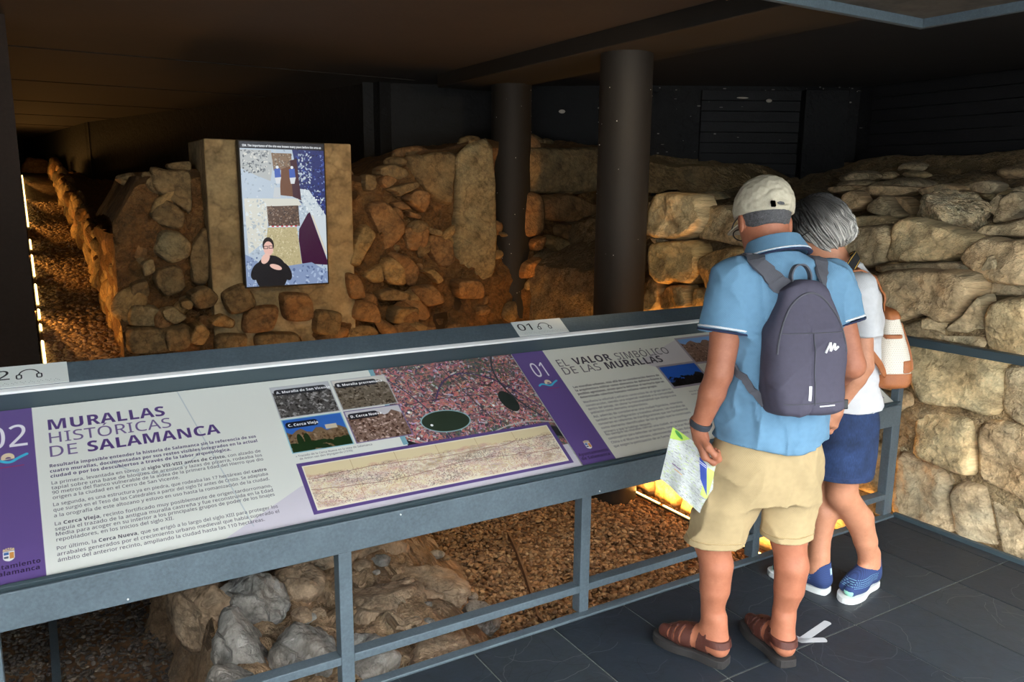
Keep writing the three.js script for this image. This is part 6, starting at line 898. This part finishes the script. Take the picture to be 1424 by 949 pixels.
  [[FL, feet[0]], [FR, feet[1]]].forEach(([Fr, fld]) => {
    const up = (x, y, z) => { const [p] = Fr.to(x, z), h = y - SO; return Math.max(fld(x, y, z) - 0.006, h - (0.082 + 0.03 * sstep(0.05, 0.0, p) + 0.006 * sstep(0.09, 0.13, p)), -h - 0.002); };
    const a = Fr.from(0, 0, 0), b = Fr.from(0.26, 0, 0), g = meshField(up, [Math.min(a.x, b.x) - 0.08, 0.016, Math.min(a.z, b.z) - 0.08], [Math.max(a.x, b.x) + 0.08, 0.16, Math.max(a.z, b.z) + 0.08], 0.0045), p = g.attributes.position; for (let i = 0; i < p.count; i++) { const [q, s] = Fr.to(p.getX(i), p.getZ(i)); g.attributes.uv.setXY(i, q / 0.28, 1 - ((p.getY(i) - SO) / 0.16 + 0.15)); }
    const st = put('trainer', g, std({ map: knit, roughness: 0.85 }), 'navy knitted slip-on trainer with white sole');
    subp(st)('sole', soleGeo(Fr, 0.262, 0.096, 0, 0.025), std({ color: rgb(204, 208, 206), roughness: 0.7 })); subp(st)('toe_cap', meshField((x, y, z) => { const [q] = Fr.to(x, z); return Math.max(fld(x, y, z) - 0.008, 0.23 - q, y - 0.048, 0.026 - y); }, [Math.min(a.x, b.x) - 0.08, 0.016, Math.min(a.z, b.z) - 0.08], [Math.max(a.x, b.x) + 0.08, 0.07, Math.max(a.z, b.z) + 0.08], 0.004), std({ color: rgb(150, 214, 190), roughness: 0.7 }), 'mint toe bumper');
    const ht = [Fr.from(-0.007, 0, 0.05), Fr.from(-0.01, 0, 0.08), Fr.from(-0.006, 0, 0.115)]; subp(st)('heel_tab', band(ht, ht.map(() => V(-Fr.dz, 0, Fr.dx)), 0.012, 0.003), std({ color: rgb(170, 196, 210), roughness: 0.7 }));
  });
  const hug = (pts, w, th, n = 30, gap = 0.008) => { const c = new THREE.CatmullRomCurve3(pts.map(p => V(...p))).getPoints(n), nn = []; for (const p of c) { for (let i = 0; i < 12; i++) { const s = sf(p.x, p.y, p.z), e = 0.004, g = V(sf(p.x + e, p.y, p.z) - s, sf(p.x, p.y + e, p.z) - s, sf(p.x, p.y, p.z + e) - s).normalize(); p.addScaledVector(g, clamp(gap - s, -0.006, 0.03)); if (i === 11) nn.push(g); } } return band(c, c.map((p, i) => new THREE.Vector3().crossVectors(c[Math.min(n, i + 1)].clone().sub(c[Math.max(0, i - 1)]), nn[i]).normalize()), w, th); };
  const sf = (x, y, z) => Math.min(shirt(x, y, z), neck(x, y, z), head(x, y, z));
  // camera strap round the neck
  const cs = thing('camera_strap', 'black camera strap with yellow edging round the neck of the white T-shirt', 'strap', [-0.99, 1.3, 0.33]);
  { const pts = new THREE.CatmullRomCurve3([[-0.93, 1.33, 0.27], [-0.955, 1.385, 0.325], [-1.0, 1.405, 0.385], [-1.045, 1.385, 0.405], [-1.085, 1.345, 0.41], [-1.13, 1.285, 0.405], [-1.17, 1.21, 0.36]].map(p => V(...p))).getPoints(40), sd = pts.map(p => V(p.x + 0.99, 0.02, p.z - 0.33).normalize().cross(pts[Math.min(40, pts.indexOf(p) + 1)].clone().sub(pts[Math.max(0, pts.indexOf(p) - 1)])).normalize()); const t = (g) => g.translate(0.99, -1.3, -0.33), dark = std({ color: rgb(26, 26, 28), roughness: 0.7 }); part('band', t(band(pts, sd, 0.04, 0.004)), dark, cs); part('edging', t(band(pts, sd, 0.033, 0.0056)), std({ color: rgb(214, 168, 60), roughness: 0.7 }), cs); part('centre', t(band(pts, sd, 0.029, 0.0072)), dark, cs); }
  // ---------- pale patterned backpack ----------
  const tan = std({ color: rgb(176, 104, 56), map: rep(grainTex, 8), roughness: 0.55 }), B = [-0.865, 0.905, 0.452], bb = nrm([0.85, 0.05, 0.53]), bu = nrm([-0.06, 1, -0.05]), br = nrm(crs(bu, bb)); const up = nrm(crs(bb, br));
  const bp = thing('backpack', 'white patterned backpack with tan leather trim on the white T-shirt', 'backpack', B), bput = (n, g, m, p = bp, l) => part(n, g.translate(-B[0], -B[1], -B[2]), m, p, l), Q = (a, h, d) => add(add(add(B, br, a), up, h), bb, d);
  const pat = canvasTex(256, 256, (c, w, h) => { c.fillStyle = 'rgb(212,204,190)'; c.fillRect(0, 0, w, h); c.fillStyle = 'rgb(178,166,146)'; for (let j = 0; j < 16; j++) for (let i = 0; i < 16; i++) { c.beginPath(); c.ellipse(8 + i * 16 + (j % 2) * 8, 8 + j * 16, 4.2, 3.2, 0, 0, 7); c.fill(); } }); pat.wrapS = pat.wrapT = THREE.RepeatWrapping;
  const pack = (x, y, z) => { const p = [x - B[0], y - B[1], z - B[2]], a = p[0] * br[0] + p[1] * br[1] + p[2] * br[2], h = p[0] * up[0] + p[1] * up[1] + p[2] * up[2], d = p[0] * bb[0] + p[1] * bb[1] + p[2] * bb[2]; const A = 0.125 - 0.05 * sstep(0.1, 0.34, h), D = 0.072 - 0.05 * sstep(0.06, 0.33, h), q = Math.pow(Math.pow(Math.abs(a / A), 4) + Math.pow(Math.abs(d / D), 3.4), 0.27); return smax(smax((q - 1) * D, h - 0.3, 0.03), -h, 0.025) + 0.005 * fbm(x * 9, y * 9, z * 9, 3); };
  const packM = std({ map: rep(pat, 9), roughness: 0.6 }); bput('bag', meshField(pack, add(B, [-0.22, -0.04, -0.22]), add(B, [0.22, 0.36, 0.22]), 0.006), packM);
  const trimF = (test, grow = 0.003) => meshField((x, y, z) => { const p = [x - B[0], y - B[1], z - B[2]], a = p[0] * br[0] + p[1] * br[1] + p[2] * br[2], h = p[0] * up[0] + p[1] * up[1] + p[2] * up[2], d = p[0] * bb[0] + p[1] * bb[1] + p[2] * bb[2]; return Math.max(pack(x, y, z) - grow, test(a, h, d)); }, add(B, [-0.22, -0.04, -0.22]), add(B, [0.22, 0.36, 0.22]), 0.0055);
  for (const s of [-1, 1]) bput('corner_patch', trimF((a, h, d) => Math.hypot(s * a - 0.13, h + 0.01) - 0.07), tan); bput('corner_patch', trimF((a, h, d) => Math.hypot(d - 0.08, h + 0.005) - 0.05), tan);
  bput('leather_panel', trimF((a, h, d) => Math.max(Math.abs(h - 0.085) - 0.024, 0.02 - d)), tan); bput('top_flap', trimF((a, h, d) => 0.262 - h), tan);
  bput('side_strip', trimF((a, h, d) => Math.max(Math.abs(h - 0.2) - 0.008, a < 0 ? 1 : -1, Math.abs(d + 0.01) - 0.03), 0.004), tan); bput('side_strip', trimF((a, h, d) => Math.max(Math.abs(h - 0.2) - 0.008, a > 0 ? 1 : -1, Math.abs(d + 0.01) - 0.03), 0.004), tan);
  const surf = (a, h, dirA, dirD) => { let t = 0.2; for (let i = 0; i < 80; i++) { const v = pack(...Q(a + dirA * t, h, dirD * t)); if (v < 0.001) break; t -= Math.max(v, 0.001) * 0.8; } return V(...Q(a + dirA * (t + 0.003), h, dirD * (t + 0.003))); };
  const zipPts = (aa, dd) => [0.245, 0.2, 0.15, 0.1, 0.07].map(h => surf(0, h, aa, dd)); for (const [aa, dd] of [[0.55, 0.83], [-0.55, 0.83], [0.86, 0.5], [-0.86, 0.5]]) bput('zip', tube(zipPts(aa, dd), 0.0042, 24, 6), tan);
  const brass = std({ color: rgb(206, 170, 90), metalness: 0.9, roughness: 0.3 }); for (const s of [-1, 1]) { const p = surf(0, 0.105, s * 0.3, 0.95); const g = new THREE.TorusGeometry(0.008, 0.002, 6, 14); g.translate(p.x, p.y, p.z); bput('ring', g, brass); }
  bput('shoulder_strap', hug([Q(-0.03, 0.29, -0.02), Q(-0.05, 0.36, -0.06), Q(-0.085, 0.44, -0.16), add(shL, [0.02, 0.08, -0.03]), add(shL, [-0.05, 0.03, -0.05]), add(shL, [-0.07, -0.08, -0.03])], 0.026, 0.006), tan); bput('shoulder_strap', hug([Q(0.03, 0.29, -0.02), Q(0.05, 0.36, -0.06), Q(0.085, 0.44, -0.16), add(shR, [-0.02, 0.08, 0.03]), add(shR, [-0.09, 0.03, 0.0]), add(shR, [-0.1, -0.08, 0.02])], 0.026, 0.006), tan);
  bput('lower_strap', hug([Q(-0.11, 0.02, 0.02), Q(-0.135, 0.05, -0.02), Q(-0.145, 0.1, -0.07), Q(-0.15, 0.17, -0.13)], 0.026, 0.006, 20, 0.012), tan);
}
// direction arrow stuck on the slate
{
  const a = [-1.37, 0.525], y = 0.0008, pts = [];
  const bar = (x0, z0, x1, z1, w) => { const d = V(x1 - x0, 0, z1 - z0), L = d.length(), s = new THREE.Shape(); s.moveTo(0, -w / 2); s.lineTo(L - 0.01, -w / 2); s.quadraticCurveTo(L, -w / 2, L, 0); s.quadraticCurveTo(L, w / 2, L - 0.01, w / 2); s.lineTo(0, w / 2); s.quadraticCurveTo(-0.012, w / 2, -0.012, 0); s.quadraticCurveTo(-0.012, -w / 2, 0, -w / 2); const g = new THREE.ExtrudeGeometry(s, { depth: 0.001, bevelEnabled: false }); g.rotateX(-Math.PI / 2); g.rotateY(-Math.atan2(z1 - z0, x1 - x0)); g.translate(x0, 0.0005, z0); return g; };
  solo('floor_arrow', merge([bar(-1.385, 0.57, -1.185, 0.535, 0.03), bar(-1.385, 0.57, -1.30, 0.615, 0.03), bar(-1.385, 0.57, -1.40, 0.47, 0.03)]), std({ color: rgb(176, 178, 182), roughness: 0.7 }), 'light grey adhesive arrow on the slate tiles beside the brown sandal', 'arrow');
}
renderer.render(scene, camera);
